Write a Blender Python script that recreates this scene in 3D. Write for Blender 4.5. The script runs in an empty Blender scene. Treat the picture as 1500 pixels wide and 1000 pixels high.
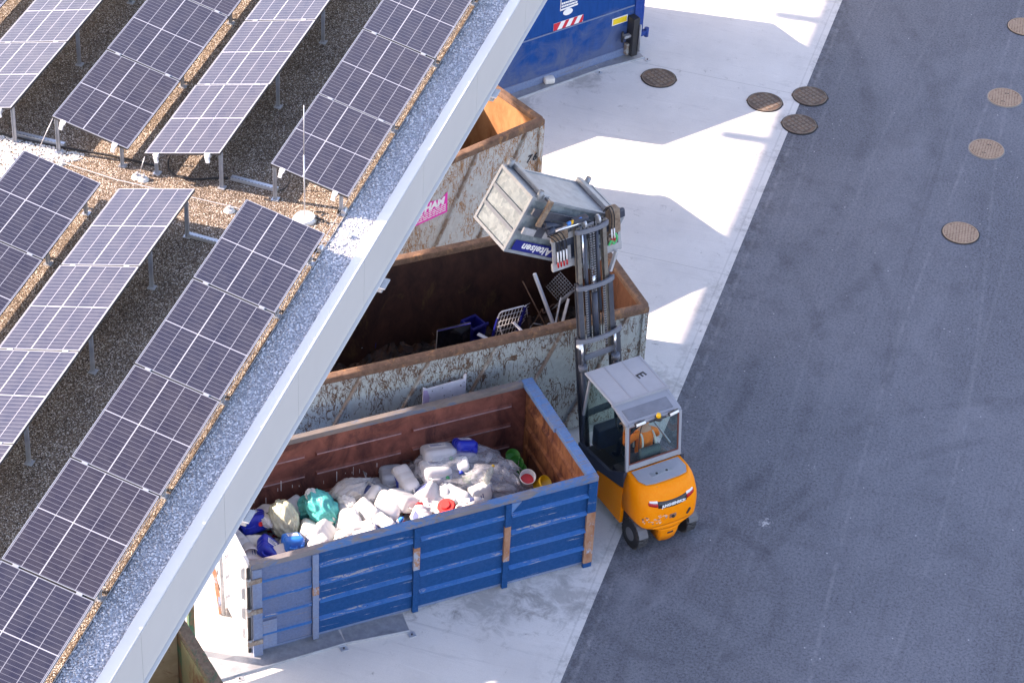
import bpy, bmesh, math, random
import numpy as np
from mathutils import Vector, Matrix, noise
R = math.radians
random.seed(7)
scene = bpy.context.scene
COL = scene.collection

# ---------------------------------------------------------------- camera
cd = bpy.data.cameras.new('camera'); cam = bpy.data.objects.new('camera', cd); COL.objects.link(cam)
cr = Vector((0.9544246, 0.29501986, 0.04513271)); cu = Vector((-0.21731904, 0.58332546, 0.78262625)); cw = Vector((-0.20456323, 0.75676594, -0.6208536))
M = Matrix((( cr.x, cu.x, -cw.x, 6.61073), (cr.y, cu.y, -cw.y, 0.0), (cr.z, cu.z, -cw.z, 29.84762), (0, 0, 0, 1)))
cam.matrix_world = M
cd.sensor_width = 36; cd.lens = 3905.6 / 1500 * 36; cd.clip_start = 0.5; cd.clip_end = 2000
scene.camera = cam
# ---------------------------------------------------------------- light
SUN = Vector((-1.68, -0.20, 1.0)).normalized()      # towards the sun
el = math.asin(SUN.z); az = math.atan2(SUN.x, SUN.y)
w = bpy.data.worlds.new('World'); scene.world = w; w.use_nodes = True
wn = w.node_tree.nodes; wl = w.node_tree.links
sky = wn.new('ShaderNodeTexSky'); sky.sky_type = 'NISHITA'; sky.sun_disc = False
sky.sun_elevation = el; sky.sun_rotation = az; sky.air_density = 1.0; sky.dust_density = 1.0; sky.ozone_density = 1.0
wl.new(sky.outputs[0], wn['Background'].inputs[0]); wn['Background'].inputs[1].default_value = 0.15
sd = bpy.data.lights.new('sun', 'SUN'); so = bpy.data.objects.new('sun', sd); COL.objects.link(so)
sd.energy = 3.9; sd.angle = R(0.53); sd.color = (1.0, 0.91, 0.79)
so.rotation_euler = SUN.to_track_quat('Z', 'Y').to_euler(); so.location = (-20, 0, 30)
scene.view_settings.view_transform = 'Standard'; scene.view_settings.look = 'None'
scene.view_settings.exposure = 2.04
scene.view_settings.use_white_balance = True; scene.view_settings.white_balance_temperature = 7450; scene.view_settings.white_balance_tint = 24; scene.view_settings.gamma = 1
scene.render.engine = 'CYCLES'

# ---------------------------------------------------------------- materials
class NT:
    def __init__(s, name):
        s.m = bpy.data.materials.new(name); s.m.use_nodes = True; s.t = s.m.node_tree; s.b = s.t.nodes['Principled BSDF']; s.tc = None
    def n(s, typ, **k):
        x = s.t.nodes.new(typ)
        for a, v in k.items():
            if a.startswith('i_'): x.inputs[a[2:].replace('_', ' ')].default_value = v
            else: setattr(x, a, v)
        return x
    def lk(s, a, b): s.t.links.new(a, b)
    def co(s, scale=(1, 1, 1), rot=(0, 0, 0)):
        if not s.tc: s.tc = s.n('ShaderNodeTexCoord')
        mp = s.n('ShaderNodeMapping'); mp.inputs['Scale'].default_value = scale; mp.inputs['Rotation'].default_value = rot
        s.lk(s.tc.outputs['Object'], mp.inputs[0]); return mp.outputs[0]
    def noise(s, scale, detail=4, rough=.6, vec=None, dist=0):
        x = s.n('ShaderNodeTexNoise'); x.inputs['Scale'].default_value = scale; x.inputs['Detail'].default_value = detail
        x.inputs['Roughness'].default_value = rough; x.inputs['Distortion'].default_value = dist
        s.lk(vec or s.co(), x.inputs['Vector']); return x.outputs['Fac']
    def vor(s, scale, feature='F1', out='Distance', vec=None):
        x = s.n('ShaderNodeTexVoronoi', feature=feature); x.inputs['Scale'].default_value = scale
        s.lk(vec or s.co(), x.inputs['Vector']); return x.outputs[out]
    def mr(s, v, a, b, c=0., d=1.):
        x = s.n('ShaderNodeMapRange'); x.inputs[1].default_value = a; x.inputs[2].default_value = b
        x.inputs[3].default_value = c; x.inputs[4].default_value = d; s.lk(v, x.inputs[0]); return x.outputs[0]
    def mth(s, op, a, b=None):
        x = s.n('ShaderNodeMath', operation=op)
        for i, v in enumerate((a, b)):
            if v is None: continue
            if isinstance(v, (int, float)): x.inputs[i].default_value = v
            else: s.lk(v, x.inputs[i])
        return x.outputs[0]
    def mix(s, f, a, b):
        x = s.n('ShaderNodeMix', data_type='RGBA')
        for i, v in ((0, f), (6, a), (7, b)):
            if isinstance(v, (int, float)): x.inputs[i].default_value = v
            elif isinstance(v, tuple): x.inputs[i].default_value = (*v, 1)
            else: s.lk(v, x.inputs[i])
        return x.outputs[2]
    def bump(s, h, strength=.3, dist=.01):
        x = s.n('ShaderNodeBump'); x.inputs['Strength'].default_value = strength; x.inputs['Distance'].default_value = dist
        s.lk(h, x.inputs['Height']); s.lk(x.outputs[0], s.b.inputs['Normal'])
    def base(s, c):
        if isinstance(c, tuple): s.b.inputs['Base Color'].default_value = (*c, 1)
        else: s.lk(c, s.b.inputs['Base Color'])
    def set(s, rough=.6, metal=0., spec=.5):
        s.b.inputs['Roughness'].default_value = rough; s.b.inputs['Metallic'].default_value = metal; s.b.inputs['Specular IOR Level'].default_value = spec; return s

def plain(name, c, rough=.55, metal=0., var=.12, vs=6., bump=0., spec=.5):
    t = NT(name); t.set(rough, metal, spec)
    n = t.noise(vs, 5, .65)
    t.base(t.mix(t.mr(n, .3, .7), tuple(x * (1 - var) for x in c), tuple(min(1, x * (1 + var)) for x in c)))
    if bump: t.bump(t.noise(vs * 8, 3), bump, .004)
    return t.m

def paint(name, c, wear, amount=.5, rough=.55, ws=3., dirt=(.12, .10, .09), dirtamt=.35, scr=(0.4, 5, 5), spec=.12):
    """painted steel with long scratches, chips and dust"""
    t = NT(name); t.set(rough, 0, spec)
    n1 = t.noise(ws, 6, .7, t.co(scr), .6); n2 = t.noise(ws * 6, 5, .7); n3 = t.noise(.9, 4, .6)
    chips = t.mth('MULTIPLY', t.mr(n1, .70 - .12 * amount, .74 - .12 * amount), t.mr(n2, .38, .50))
    sc = t.noise(ws * 3, 4, .75, t.co((.15, 9, 9), (0, R(4), 0)), .3)
    chips = t.mth('MAXIMUM', chips, t.mth('MULTIPLY', t.mr(sc, .66, .69), t.mr(n3, .45, .6, 0, .7)))
    c2 = t.mix(t.mr(n2, .3, .7), tuple(x * .86 for x in c), tuple(min(1, x * 1.12 + .01) for x in c))
    c3 = t.mix(t.mth('MULTIPLY', t.mr(t.noise(1.7, 6, .75), .45, .75), dirtamt), c2, dirt)
    dots = t.mr(t.vor(3.3), .035, .028); c3 = t.mix(t.mth('MULTIPLY', dots, .8), c3, (.02, .02, .025))
    t.base(t.mix(chips, c3, t.mix(t.mr(n2, .4, .6), wear, tuple(.5 * q + .12 for q in wear)))); t.bump(n2, .12, .004)
    return t.m

def rusty(name, c, r1, r2, amount=.5, crack=1.0, sz=1.0, flk=1.0):
    """old paint cracked and flaking over rust, cracks dense near the top and in clouds"""
    t = NT(name); t.set(.65)
    v0 = t.co((1, 1, .55))
    sz_ = t.n('ShaderNodeSeparateXYZ'); t.lk(t.co(), sz_.inputs[0])
    cloud = t.mth('ADD', t.noise(1.3, 5, .6), t.mth('ADD', t.mr(sz_.outputs[2], 1.5, 2.4, 0, .10), t.mr(sz_.outputs[2], .5, .1, 0, .06)))
    lines = None
    for k, (ang, a_, b_, sc_, wd_) in enumerate(((8, 1.5, .5, 2.3, .014), (-24, 1.6, .45, 3.0, .016), (36, 1.5, .5, 2.6, .014), (78, 1.5, .5, 2.0, .011), (-62, 1.5, .55, 3.4, .016), (15, 1.8, .45, 4.2, .022))):
        v_ = t.co((a_, 1, b_), (0, R(ang), 0)); mp_ = v_.node; mp_.inputs['Location'].default_value = (k * 3.7, k * 1.9, k * 5.1)
        n_ = t.noise(sc_ * sz, 3, .55, v_, 1.0); r_ = t.mr(t.mth('ABSOLUTE', t.mth('SUBTRACT', n_, .5)), wd_ * .35, wd_ * .8, 1, 0)
        v2 = t.co((1, 1, 1)); v2.node.inputs['Location'].default_value = (k * 1.3, 2.2, k * 2.1)
        r_ = t.mth('MULTIPLY', r_, t.mr(t.mth('ADD', t.noise(2.6 * sz, 5, .7, v2), t.mth('MULTIPLY', t.mth('SUBTRACT', cloud, .5), .7)), .485, .53))
        lines = r_ if lines is None else t.mth('MAXIMUM', lines, r_)
    spots = t.mth('MULTIPLY', t.mr(t.noise(26 * sz, 4, .7), .62, .64), t.mr(cloud, .46, .56)); lines = t.mth('MAXIMUM', lines, spots)
    streak = t.noise(7 * sz, 6, .8, t.co((1.0, 1.0, .22), (0, R(14), 0)), 1.6)
    fl = t.mr(streak, .63 - .1 * amount, .655 - .1 * amount)

    msk = t.mth('MAXIMUM', t.mth('MULTIPLY', lines, crack), t.mth('MULTIPLY', t.mth('MULTIPLY', fl, flk), t.mr(cloud, .42, .56)))
    stain = t.mth('MULTIPLY', t.mr(t.noise(3, 6, .7, t.co((2.2, 2.2, .35))), .5, .75), .45)
    rc = t.mix(t.mr(t.noise(22, 5, .7), .35, .65), r1, r2)
    cc = t.mix(t.mr(t.noise(9, 5), .3, .7), tuple(x * .85 for x in c), tuple(x * 1.1 for x in c))
    cc = t.mix(stain, cc, tuple(.5 * a + .5 * b for a, b in zip(c, r2)))
    t.base(t.mix(msk, cc, rc)); t.bump(t.mth('SUBTRACT', t.noise(30, 4), msk), .3, .006)
    return t.m

def rust(name, a, b, c=None, rough=.8, sc=5., stretch=(1, 1, 1), pos=(.45, .6), bl=.25):
    t = NT(name); t.set(rough, 0, .25)
    n = t.noise(sc, 7, .7, t.co(stretch), .4)
    x = t.mix(t.mr(n, .35, .65), a, b)
    if c: x = t.mix(t.mr(t.noise(sc * .45, 6, .75, t.co(stretch), .7), *pos), x, c)
    t.base(x); t.bump(t.noise(sc * 7, 5, .7), bl, .006)
    return t.m

def gravel_mat(name, c1, c2, c3, scale, bs=.8):
    t = NT(name); t.set(.95, 0, .2)
    cell = t.vor(scale, 'F1', 'Color'); d = t.vor(scale, 'F1', 'Distance')
    sp = t.n('ShaderNodeSeparateColor'); t.lk(cell, sp.inputs[0])
    x = t.mix(t.mr(sp.outputs[0], .1, .95), c1, c2); x = t.mix(t.mr(sp.outputs[1], .82, .9), x, c3)
    x = t.mix(t.mth('MULTIPLY', t.mr(t.noise(.8, 5, .7), .4, .7), .45), x, tuple(q * .62 for q in c1))
    t.base(x); t.bump(t.mth('SUBTRACT', 1.0, d), bs, .02)
    return t.m

def attr_stone(name, dark, light, tint):
    t = NT(name); t.set(.9, 0, .2)
    a = t.n('ShaderNodeAttribute'); a.attribute_name = 'rnd'
    x = t.mix(a.outputs['Fac'], dark, light)
    x = t.mix(t.mr(t.noise(45, 3), .4, .7, 0, .4), x, tint)
    t.base(x); return t.m

MT = {}
MT['concrete'] = None
# concrete -------------------------------------------------
t = NT('broom finished concrete'); t.set(.85, 0, .3)
fine = t.noise(60, 4, .7); broom = t.noise(14, 4, .7, t.co((.12, 3.0, 1), (0, 0, R(-8)))); big = t.noise(.55, 6, .6); med = t.noise(3.2, 6, .7)
x = t.mix(t.mr(fine, .3, .7), (.56, .55, .535), (.67, .66, .64)); x = t.mix(t.mr(broom, .35, .7, 0, .35), x, (.68, .67, .66))
x = t.mix(t.mr(big, .42, .68, 0, .38), x, (.43, .425, .425)); x = t.mix(t.mr(med, .56, .74, 0, .35), x, (.40, .395, .39))
tyre = t.noise(2.2, 5, .7, t.co((.16, 2.6, 1), (0, 0, R(-47))), .4); x = t.mix(t.mr(tyre, .58, .72, 0, .45), x, (.36, .36, .37))
sep = t.n('ShaderNodeSeparateXYZ'); t.lk(t.co(), sep.inputs[0])
# contraction joints every 6.5 m and along the strip
yy = t.mth('ADD', sep.outputs[1], -26.62); yy = t.mth('MODULO', yy, 6.54); yy = t.mth('ABSOLUTE', yy)
j = t.mr(yy, .006, .014, 1, 0)
jx = t.mr(t.mth('ABSOLUTE', t.mth('ADD', sep.outputs[0], .13)), .008, .02, 1, 0)
jx2 = t.mr(t.mth('ABSOLUTE', t.mth('ADD', sep.outputs[0], 5.7)), .006, .014, 1, 0)
x = t.mix(t.mth('MULTIPLY', t.mth('MAXIMUM', t.mth('MAXIMUM', j, t.mth('MULTIPLY', jx, .35)), jx2), .55), x, (.13, .13, .13))
sp_ = t.vor(5.5); x = t.mix(t.mth('MULTIPLY', t.mr(sp_, .030, .018), .6), x, (.14, .13, .12))
def stain(px, py, r, prev, st, colr, thr=.5, sc=3.2):
    vm = t.n('ShaderNodeVectorMath', operation='DISTANCE'); t.lk(t.co(), vm.inputs[0]); vm.inputs[1].default_value = (px, py, 0)
    q = t.mth('ADD', t.noise(sc, 6, .75, None, .6), t.mr(vm.outputs['Value'], 0, r, .26, -.1)); return t.mix(t.mr(q, thr + .04, thr + .22, 0, st), prev, colr)
for a in ((-2.9, 29.9, 1.3), (-3.4, 29.1, 1.1), (-1.8, 31.0, .8), (-.6, 30.4, 1.2), (-1.6, 29.9, 1.4), (-4.4, 45.2, .8), (-.5, 36.0, 1.2), (-5.5, 43.9, .9)): x = stain(a[0], a[1], a[2], x, .55, (.24, .235, .23))
sm = t.noise(3.0, 6, .8, t.co((.5, 3.6, 1), (0, 0, R(-22))), .6); x = t.mix(t.mr(sm, .60, .72, 0, .32), x, (.34, .34, .35))
sm = t.noise(2.0, 6, .8, t.co((.6, 3.0, 1), (0, 0, R(38))), .6); x = t.mix(t.mr(sm, .58, .70, 0, .28), x, (.78, .77, .76))
ed = t.mth('MULTIPLY', t.mr(sep.outputs[0], -.55, -.05), t.mr(t.noise(1.4, 6, .8), .50, .62, 0, .55)); x = t.mix(ed, x, (.22, .22, .22))
t.base(x); t.bump(t.mth('ADD', fine, t.mth('MULTIPLY', broom, .6)), .25, .004); MT['concrete'] = t.m
# asphalt -------------------------------------------------
t = NT('asphalt'); t.set(.86, 0, .35)
fine = t.vor(90, 'F1', 'Color'); sp = t.n('ShaderNodeSeparateColor'); t.lk(fine, sp.inputs[0])
x = t.mix(t.mr(sp.outputs[0], 0, 1), (.048, .053, .068), (.140, .148, .175))
x = t.mix(t.mr(t.noise(.30, 6, .62, t.co((1, .55, 1), (0, 0, R(24))), .5), .38, .62, 0, .8), x, (.165, .173, .200))
gr = t.noise(22, 4, .85); x = t.mix(t.mr(gr, .35, .65, .0, .55), x, (.215, .225, .255)); x = t.mix(t.mr(gr, .52, .35, 0, .55), x, (.035, .038, .05))
x = t.mix(t.mr(t.noise(1.6, 6, .7), .5, .75, 0, .5), x, (.082, .086, .104))
tr = t.noise(1.1, 6, .75, t.co((2.4, .10, 1), (0, 0, R(10))), .6); x = t.mix(t.mr(tr, .57, .78, 0, .22), x, (.27, .27, .285))
tr2 = t.noise(1.3, 6, .75, t.co((2.6, .13, 1), (0, 0, R(-28))), .8); x = t.mix(t.mr(tr2, .56, .75, 0, .36), x, (.068, .072, .088))
sep = t.n('ShaderNodeSeparateXYZ'); t.lk(t.co(), sep.inputs[0])
def track(x0, slope, amp, ph, wd, st, prev, y0=None, y1=None, colr=(.36, .36, .38)):
    # pale line scraped along the yard
    s1 = t.mth('MULTIPLY', t.mth('SINE', t.mth('ADD', t.mth('MULTIPLY', sep.outputs[1], .22), ph)), amp)
    c = t.mth('ADD', t.mth('ADD', t.mth('MULTIPLY', sep.outputs[1], slope), x0), s1)
    d = t.mth('ABSOLUTE', t.mth('SUBTRACT', sep.outputs[0], c))
    m = t.mth('MULTIPLY', t.mr(d, wd * .3, wd, st, 0), t.mr(t.noise(3.3, 6, .8), .42, .62))
    if y0 is not None:
        m = t.mth('MULTIPLY', m, t.mth('MULTIPLY', t.mr(sep.outputs[1], y0, y0 + 1.5), t.mr(sep.outputs[1], y1, y1 - 1.5)))
    return t.mix(m, prev, colr)
x = track(-.6, .030, .25, .4, .05, .16, x); x = track(1.55, .012, .3, 1.5, .05, .15, x); x = track(3.9, -.008, .22, 2.8, .045, .26, x)
x = track(4.5, .0, .5, .2, .045, .2, x)
x = track(.17, .0, .03, 0, .05, .3, x)
def splash(px, py, r, prev, thr=.5, st=.62, colr=(.62, .62, .62)):
    vm = t.n('ShaderNodeVectorMath', operation='DISTANCE'); t.lk(t.co(), vm.inputs[0]); vm.inputs[1].default_value = (px, py, 0)
    f = t.mr(vm.outputs['Value'], 0, r, .30, 0); q = t.mth('ADD', t.noise(13, 5, .85), f)
    return t.mix(t.mr(q, thr + .30, thr + .34, 0, st), prev, colr)
for a in ((2.18, 33.21, .35, .42), (1.95, 32.7, .2, .5), (2.64, 34.86, .3, .46), (1.75, 35.3, .2, .48), (2.9, 32.8, .3, .52), (3.6, 44.7, .2, .48), (.25, 29.4, .3, .5)):
    x = splash(a[0], a[1], a[2] * 1.1, x, a[3] + .04)
spk = t.vor(3.1); x = t.mix(t.mth('MULTIPLY', t.mr(spk, .045, .03), .75), x, (.6, .6, .58))
spk = t.vor(8.3); x = t.mix(t.mth('MULTIPLY', t.mr(spk, .05, .035), .35), x, (.4, .38, .36))
def arc(cx, cy, r, wd, st, prev, colr, br=.5):
    # curved tyre mark
    vm = t.n('ShaderNodeVectorMath', operation='DISTANCE'); t.lk(t.co(), vm.inputs[0]); vm.inputs[1].default_value = (cx, cy, 0)
    d = t.mth('ABSOLUTE', t.mth('SUBTRACT', vm.outputs['Value'], r)); m = t.mth('MULTIPLY', t.mr(d, wd * .4, wd, st, 0), t.mr(t.noise(.7, 6, .8), br - .06, br + .12)); return t.mix(m, prev, colr)
DK = (.045, .048, .062); LT = (.25, .26, .29)
for a in ((-4.5, 36.5, 5.6, .16, .40, DK), (-4.5, 36.5, 6.75, .16, .36, DK), (-4.2, 37.5, 7.6, .14, .30, DK), (9.5, 30.5, 7.4, .15, .34, DK), (9.3, 30.2, 8.55, .15, .30, DK), (-9, 44, 10.6, .20, .34, DK), (-9, 44, 12.0, .20, .30, DK), (-6.5, 27.0, 7.9, .3, .22, LT), (-2, 20.5, 10.8, .25, .22, LT), (12, 44, 9.6, .3, .18, LT), (1.2, 31.2, 1.7, .16, .4, DK), (-3.5, 33.0, 5.0, .07, .28, LT)):
    x = arc(*a[:5], x, a[5])
oil = t.noise(1.0, 5, .6, None, .8); x = t.mix(t.mr(oil, .66, .76, 0, .45), x, (.04, .042, .052))
edge = t.mth('MULTIPLY', t.mr(sep.outputs[0], .5, .02), t.mr(t.noise(3.2, 6, .8), .46, .56, 0, .45)); x = t.mix(edge, x, (.045, .047, .055))
t.base(x); t.bump(sp.outputs[0], .5, .004); MT['asphalt'] = t.m

MT['roofgravel'] = gravel_mat('brown roof gravel', (.045, .030, .023), (.35, .27, .20), (.80, .74, .66), 88, .9)
MT['edge'] = gravel_mat('grey bed', (.40, .41, .44), (.66, .68, .72), (.8, .8, .82), 42)
MT['stone_grey'] = attr_stone('grey roof stones', (.34, .36, .40), (.97, .97, .98), (.55, .57, .62))
MT['stone_white'] = attr_stone('white roof stones', (.45, .44, .42), (.88, .87, .84), (.72, .70, .66))
MT['alu'] = plain('anodised aluminium', (.50, .51, .53), .4, .5, .05)
MT['coping'] = plain('powder coated coping', (.66, .645, .62), .42, .0, .035, 1.3)
MT['fascia'] = plain('fascia sheet', (.52, .505, .485), .5, .0, .03, .8)
MT['soffit'] = plain('soffit', (.5, .5, .5), .8)
MT['steel'] = plain('galvanised steel', (.50, .53, .57), .42, .6, .14, 5)
MT['steel_dull'] = plain('dull steel', (.33, .35, .38), .5, .4, .2, 7)
MT['black'] = plain('black rubber', (.016, .016, .018), .6, 0, .3)
MT['blackplastic'] = plain('black plastic', (.03, .03, .033), .4)
MT['white'] = plain('white plastic', (.82, .82, .81), .45, 0, .05)
# solar cells ----------------------------------------------
t = NT('solar cells under glass'); t.set(.17, 0, .5)
sep = t.n('ShaderNodeSeparateXYZ'); t.lk(t.co(), sep.inputs[0])
def lines(sock, off, per, w_):
    q = t.mth('PINGPONG', t.mth('ADD', sock, off), per / 2); return t.mr(q, w_ * .5, w_ * .5 + .0012, 1, 0)
cw_, ch_ = (1.096 - .036) / 5, (1.754 - .036) / 24
l1 = lines(sep.outputs[0], -.018, cw_, .0065); l2 = lines(sep.outputs[1], -.018, ch_, .0045); l3 = t.mr(t.mth('ABSOLUTE', t.mth('ADD', sep.outputs[1], -.877)), .0065, .008, 1, 0)
l4 = t.mr(t.mth('ABSOLUTE', t.mth('ADD', sep.outputs[0], -(.018 + 2 * cw_))), .0055, .007, 1, 0)
pin = t.mr(t.mth('PINGPONG', sep.outputs[0], cw_ / 20), .0005, .0012, .05, 0)
oi = t.n('ShaderNodeObjectInfo')
cell = t.mix(oi.outputs['Random'], (.021, .016, .030), (.018, .018, .038))
cell = t.mix(t.mr(t.noise(1.2, 3), .35, .7, 0, .35), cell, (.022, .018, .040))
cell = t.mix(pin, cell, (.5, .5, .55))
ln = t.mth('MAXIMUM', t.mth('MAXIMUM', t.mth('MULTIPLY', l1, .55), t.mth('MULTIPLY', l2, .28)), t.mth('MULTIPLY', t.mth('MAXIMUM', l3, l4), .85))
dust = t.mth('ADD', t.mth('MULTIPLY', t.mr(t.noise(3.5, 6, .75), .35, .8), .07), t.mth('MULTIPLY', t.mr(t.vor(2.3), .012, .006), .7))
t.base(t.mix(dust, t.mix(ln, cell, (.50, .51, .56)), (.5, .46, .42)))
rr = t.mth('ADD', t.mth('MULTIPLY', t.noise(5, 4), .10), .14); t.lk(rr, t.b.inputs['Roughness'])
t.b.inputs['Sheen Weight'].default_value = .12; t.b.inputs['Sheen Roughness'].default_value = .35
MT['cells'] = t.m

# ---------------------------------------------------------------- geometry helpers
class MB:
    def __init__(s): s.bm = bmesh.new(); s.mats = []; s.sm = False
    def _mi(s, m):
        if m is None: return 0
        if isinstance(m, str): m = MT[m]
        if m not in s.mats: s.mats.append(m)
        return s.mats.index(m)
    def _fin(s, faces, m, smooth=False):
        i = s._mi(m)
        for f in faces: f.material_index = i; f.smooth = smooth
    def box(s, a, b, m=None, bev=0., rot=None, at=None):
        """box from corner a to corner b, optionally turned by matrix rot about point at"""
        a = Vector(a); b = Vector(b); c = (a + b) / 2; d = b - a
        mt = Matrix.Translation(c) @ Matrix.Diagonal((abs(d.x), abs(d.y), abs(d.z), 1))
        if rot is not None:
            at = Vector(at) if at is not None else c
            mt = Matrix.Translation(at) @ rot.to_4x4() @ Matrix.Translation(-at) @ mt
        g = bmesh.ops.create_cube(s.bm, size=1, matrix=mt)['verts']
        fs = set(f for v in g for f in v.link_faces)
        if bev:
            es = list(set(e for v in g for e in v.link_edges))
            r = bmesh.ops.bevel(s.bm, geom=es + g, offset=bev, segments=2, affect='EDGES', profile=.6)
            fs = set(f for v in r['verts'] if v.is_valid for f in v.link_faces)
        s._fin([f for f in fs if f.is_valid], m, False); return s
    def cyl(s, p, q, r, m=None, seg=14, r2=None, smooth=True, cap=True):
        p = Vector(p); q = Vector(q); d = q - p; L = d.length
        mt = Matrix.Translation((p + q) / 2) @ d.to_track_quat('Z', 'Y').to_matrix().to_4x4()
        g = bmesh.ops.create_cone(s.bm, cap_ends=cap, segments=seg, radius1=r, radius2=r if r2 is None else r2, depth=L, matrix=mt)['verts']
        fs = set(f for v in g for f in v.link_faces); i = s._mi(m)
        for f in fs: f.material_index = i; f.smooth = smooth and len(f.verts) == 4
        return s
    def tube(s, pts, r, m=None, seg=8, closed=False):
        pts = [Vector(p) for p in pts]; n = len(pts); rings = []
        up = None
        for k, p in enumerate(pts):
            a = pts[max(k - 1, 0)]; b = pts[min(k + 1, n - 1)]; d = (b - a).normalized()
            if up is None: up = d.orthogonal().normalized()
            up = (up - d * up.dot(d)); up = up.normalized() if up.length > 1e-6 else d.orthogonal().normalized()
            sd_ = d.cross(up); rr_ = r[k] if isinstance(r, (list, tuple)) else r
            rings.append([s.bm.verts.new(p + (up * math.cos(2 * math.pi * j / seg) + sd_ * math.sin(2 * math.pi * j / seg)) * rr_) for j in range(seg)])
        fs = []
        for k in range(n - 1):
            for j in range(seg): fs.append(s.bm.faces.new((rings[k][j], rings[k][(j + 1) % seg], rings[k + 1][(j + 1) % seg], rings[k + 1][j])))
        s._fin(fs, m, True)
        if n > 1: s._fin([s.bm.faces.new(rings[0][::-1]), s.bm.faces.new(rings[-1])], m)
        return s
    def bar(s, p, q, wy, wz, m=None, bev=0., up=(0, 0, 1)):
        """rectangular bar from p to q"""
        p = Vector(p); q = Vector(q); d = q - p; L = d.length; X = d.normalized(); Z = Vector(up); Z = (Z - X * Z.dot(X)).normalized(); Y = Z.cross(X)
        rot = Matrix((X, Y, Z)).transposed()
        return s.box(p + Vector((0, -wy / 2, -wz / 2)), p + Vector((L, wy / 2, wz / 2)), m, bev, rot, p)
    def poly(s, pts, m=None):
        s._fin([s.bm.faces.new([s.bm.verts.new(p) for p in pts])], m); return s
    def prism(s, pts, d, m=None, smooth=False):
        """planar outline pushed along vector d"""
        d = Vector(d); a = [s.bm.verts.new(p) for p in pts]; b = [s.bm.verts.new(Vector(p) + d) for p in pts]; n = len(a)
        fs = [s.bm.faces.new(a[::-1]), s.bm.faces.new(b)] + [s.bm.faces.new((a[i], a[(i + 1) % n], b[(i + 1) % n], b[i])) for i in range(n)]
        s._fin(fs, m, False); return s
    def loft(s, rings, m=None, cap=True, smooth=True):
        V = [[s.bm.verts.new(p) for p in r] for r in rings]; n = len(V[0]); fs = []
        for k in range(len(V) - 1):
            for j in range(n): fs.append(s.bm.faces.new((V[k][j], V[k][(j + 1) % n], V[k + 1][(j + 1) % n], V[k + 1][j])))
        s._fin(fs, m, smooth)
        if cap: s._fin([s.bm.faces.new(V[0][::-1]), s.bm.faces.new(V[-1])], m, False)
        return s
    def xf(s, mat): bmesh.ops.transform(s.bm, matrix=mat, verts=s.bm.verts); return s
    def build(s, name, m=None, parent=None, label=None):
        bmesh.ops.recalc_face_normals(s.bm, faces=s.bm.faces)
        me = bpy.data.meshes.new(name); s.bm.to_mesh(me); s.bm.free()
        if m is not None and not s.mats: s.mats = [MT[m] if isinstance(m, str) else m]
        for x in s.mats: me.materials.append(x)
        o = bpy.data.objects.new(name, me); COL.objects.link(o)
        if parent: o.parent = parent
        if label: o['label'] = label
        return o

def thing(name, label, cat, loc=(0, 0, 0), rz=0, group=None):
    o = bpy.data.objects.new(name, None); COL.objects.link(o); o.location = loc; o.rotation_euler = (0, 0, rz); o.empty_display_size = .2
    o['label'] = label; o['category'] = cat
    if group: o['group'] = group
    return o
def tag(o, label, cat, group=None, kind=None):
    if label: o['label'] = label
    if cat: o['category'] = cat
    if group: o['group'] = group
    if kind: o['kind'] = kind
    return o
def dup(root, label, loc=None, rz=None, group=None):
    r = root.copy(); COL.objects.link(r); r['label'] = label
    if loc is not None: r.location = loc
    if rz is not None: r.rotation_euler = (0, 0, rz)
    if group: r['group'] = group
    for ch in [o for o in bpy.data.objects if o.parent == root]:
        c = ch.copy(); COL.objects.link(c); c.parent = r
        for g in [o for o in bpy.data.objects if o.parent == ch]:
            d = g.copy(); COL.objects.link(d); d.parent = c
    return r
def text_obj(name, body, size, mat, parent, mw, shear=0, ext=.002, bold=.0, space=1.0):
    cu_ = bpy.data.curves.new(name, 'FONT'); cu_.body = body; cu_.size = size; cu_.align_x = 'CENTER'; cu_.align_y = 'CENTER'
    cu_.extrude = ext; cu_.offset = bold; cu_.shear = shear; cu_.space_character = space; cu_.resolution_u = 3
    o = bpy.data.objects.new(name, cu_); COL.objects.link(o)
    bpy.context.view_layer.update()
    me = bpy.data.meshes.new_from_object(o.evaluated_get(bpy.context.evaluated_depsgraph_get()))
    bpy.data.objects.remove(o); me.name = name; me.materials.clear(); me.materials.append(MT[mat] if isinstance(mat, str) else mat)
    me.transform(mw)
    o2 = bpy.data.objects.new(name, me); COL.objects.link(o2); o2.parent = parent; return o2
def frame(o, x, y):
    """matrix with origin o, local x and y axes"""
    x = Vector(x).normalized(); y = Vector(y); z = x.cross(y).normalized(); y = z.cross(x)
    m = Matrix((x, y, z)).transposed().to_4x4(); m.translation = Vector(o); return m
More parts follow.
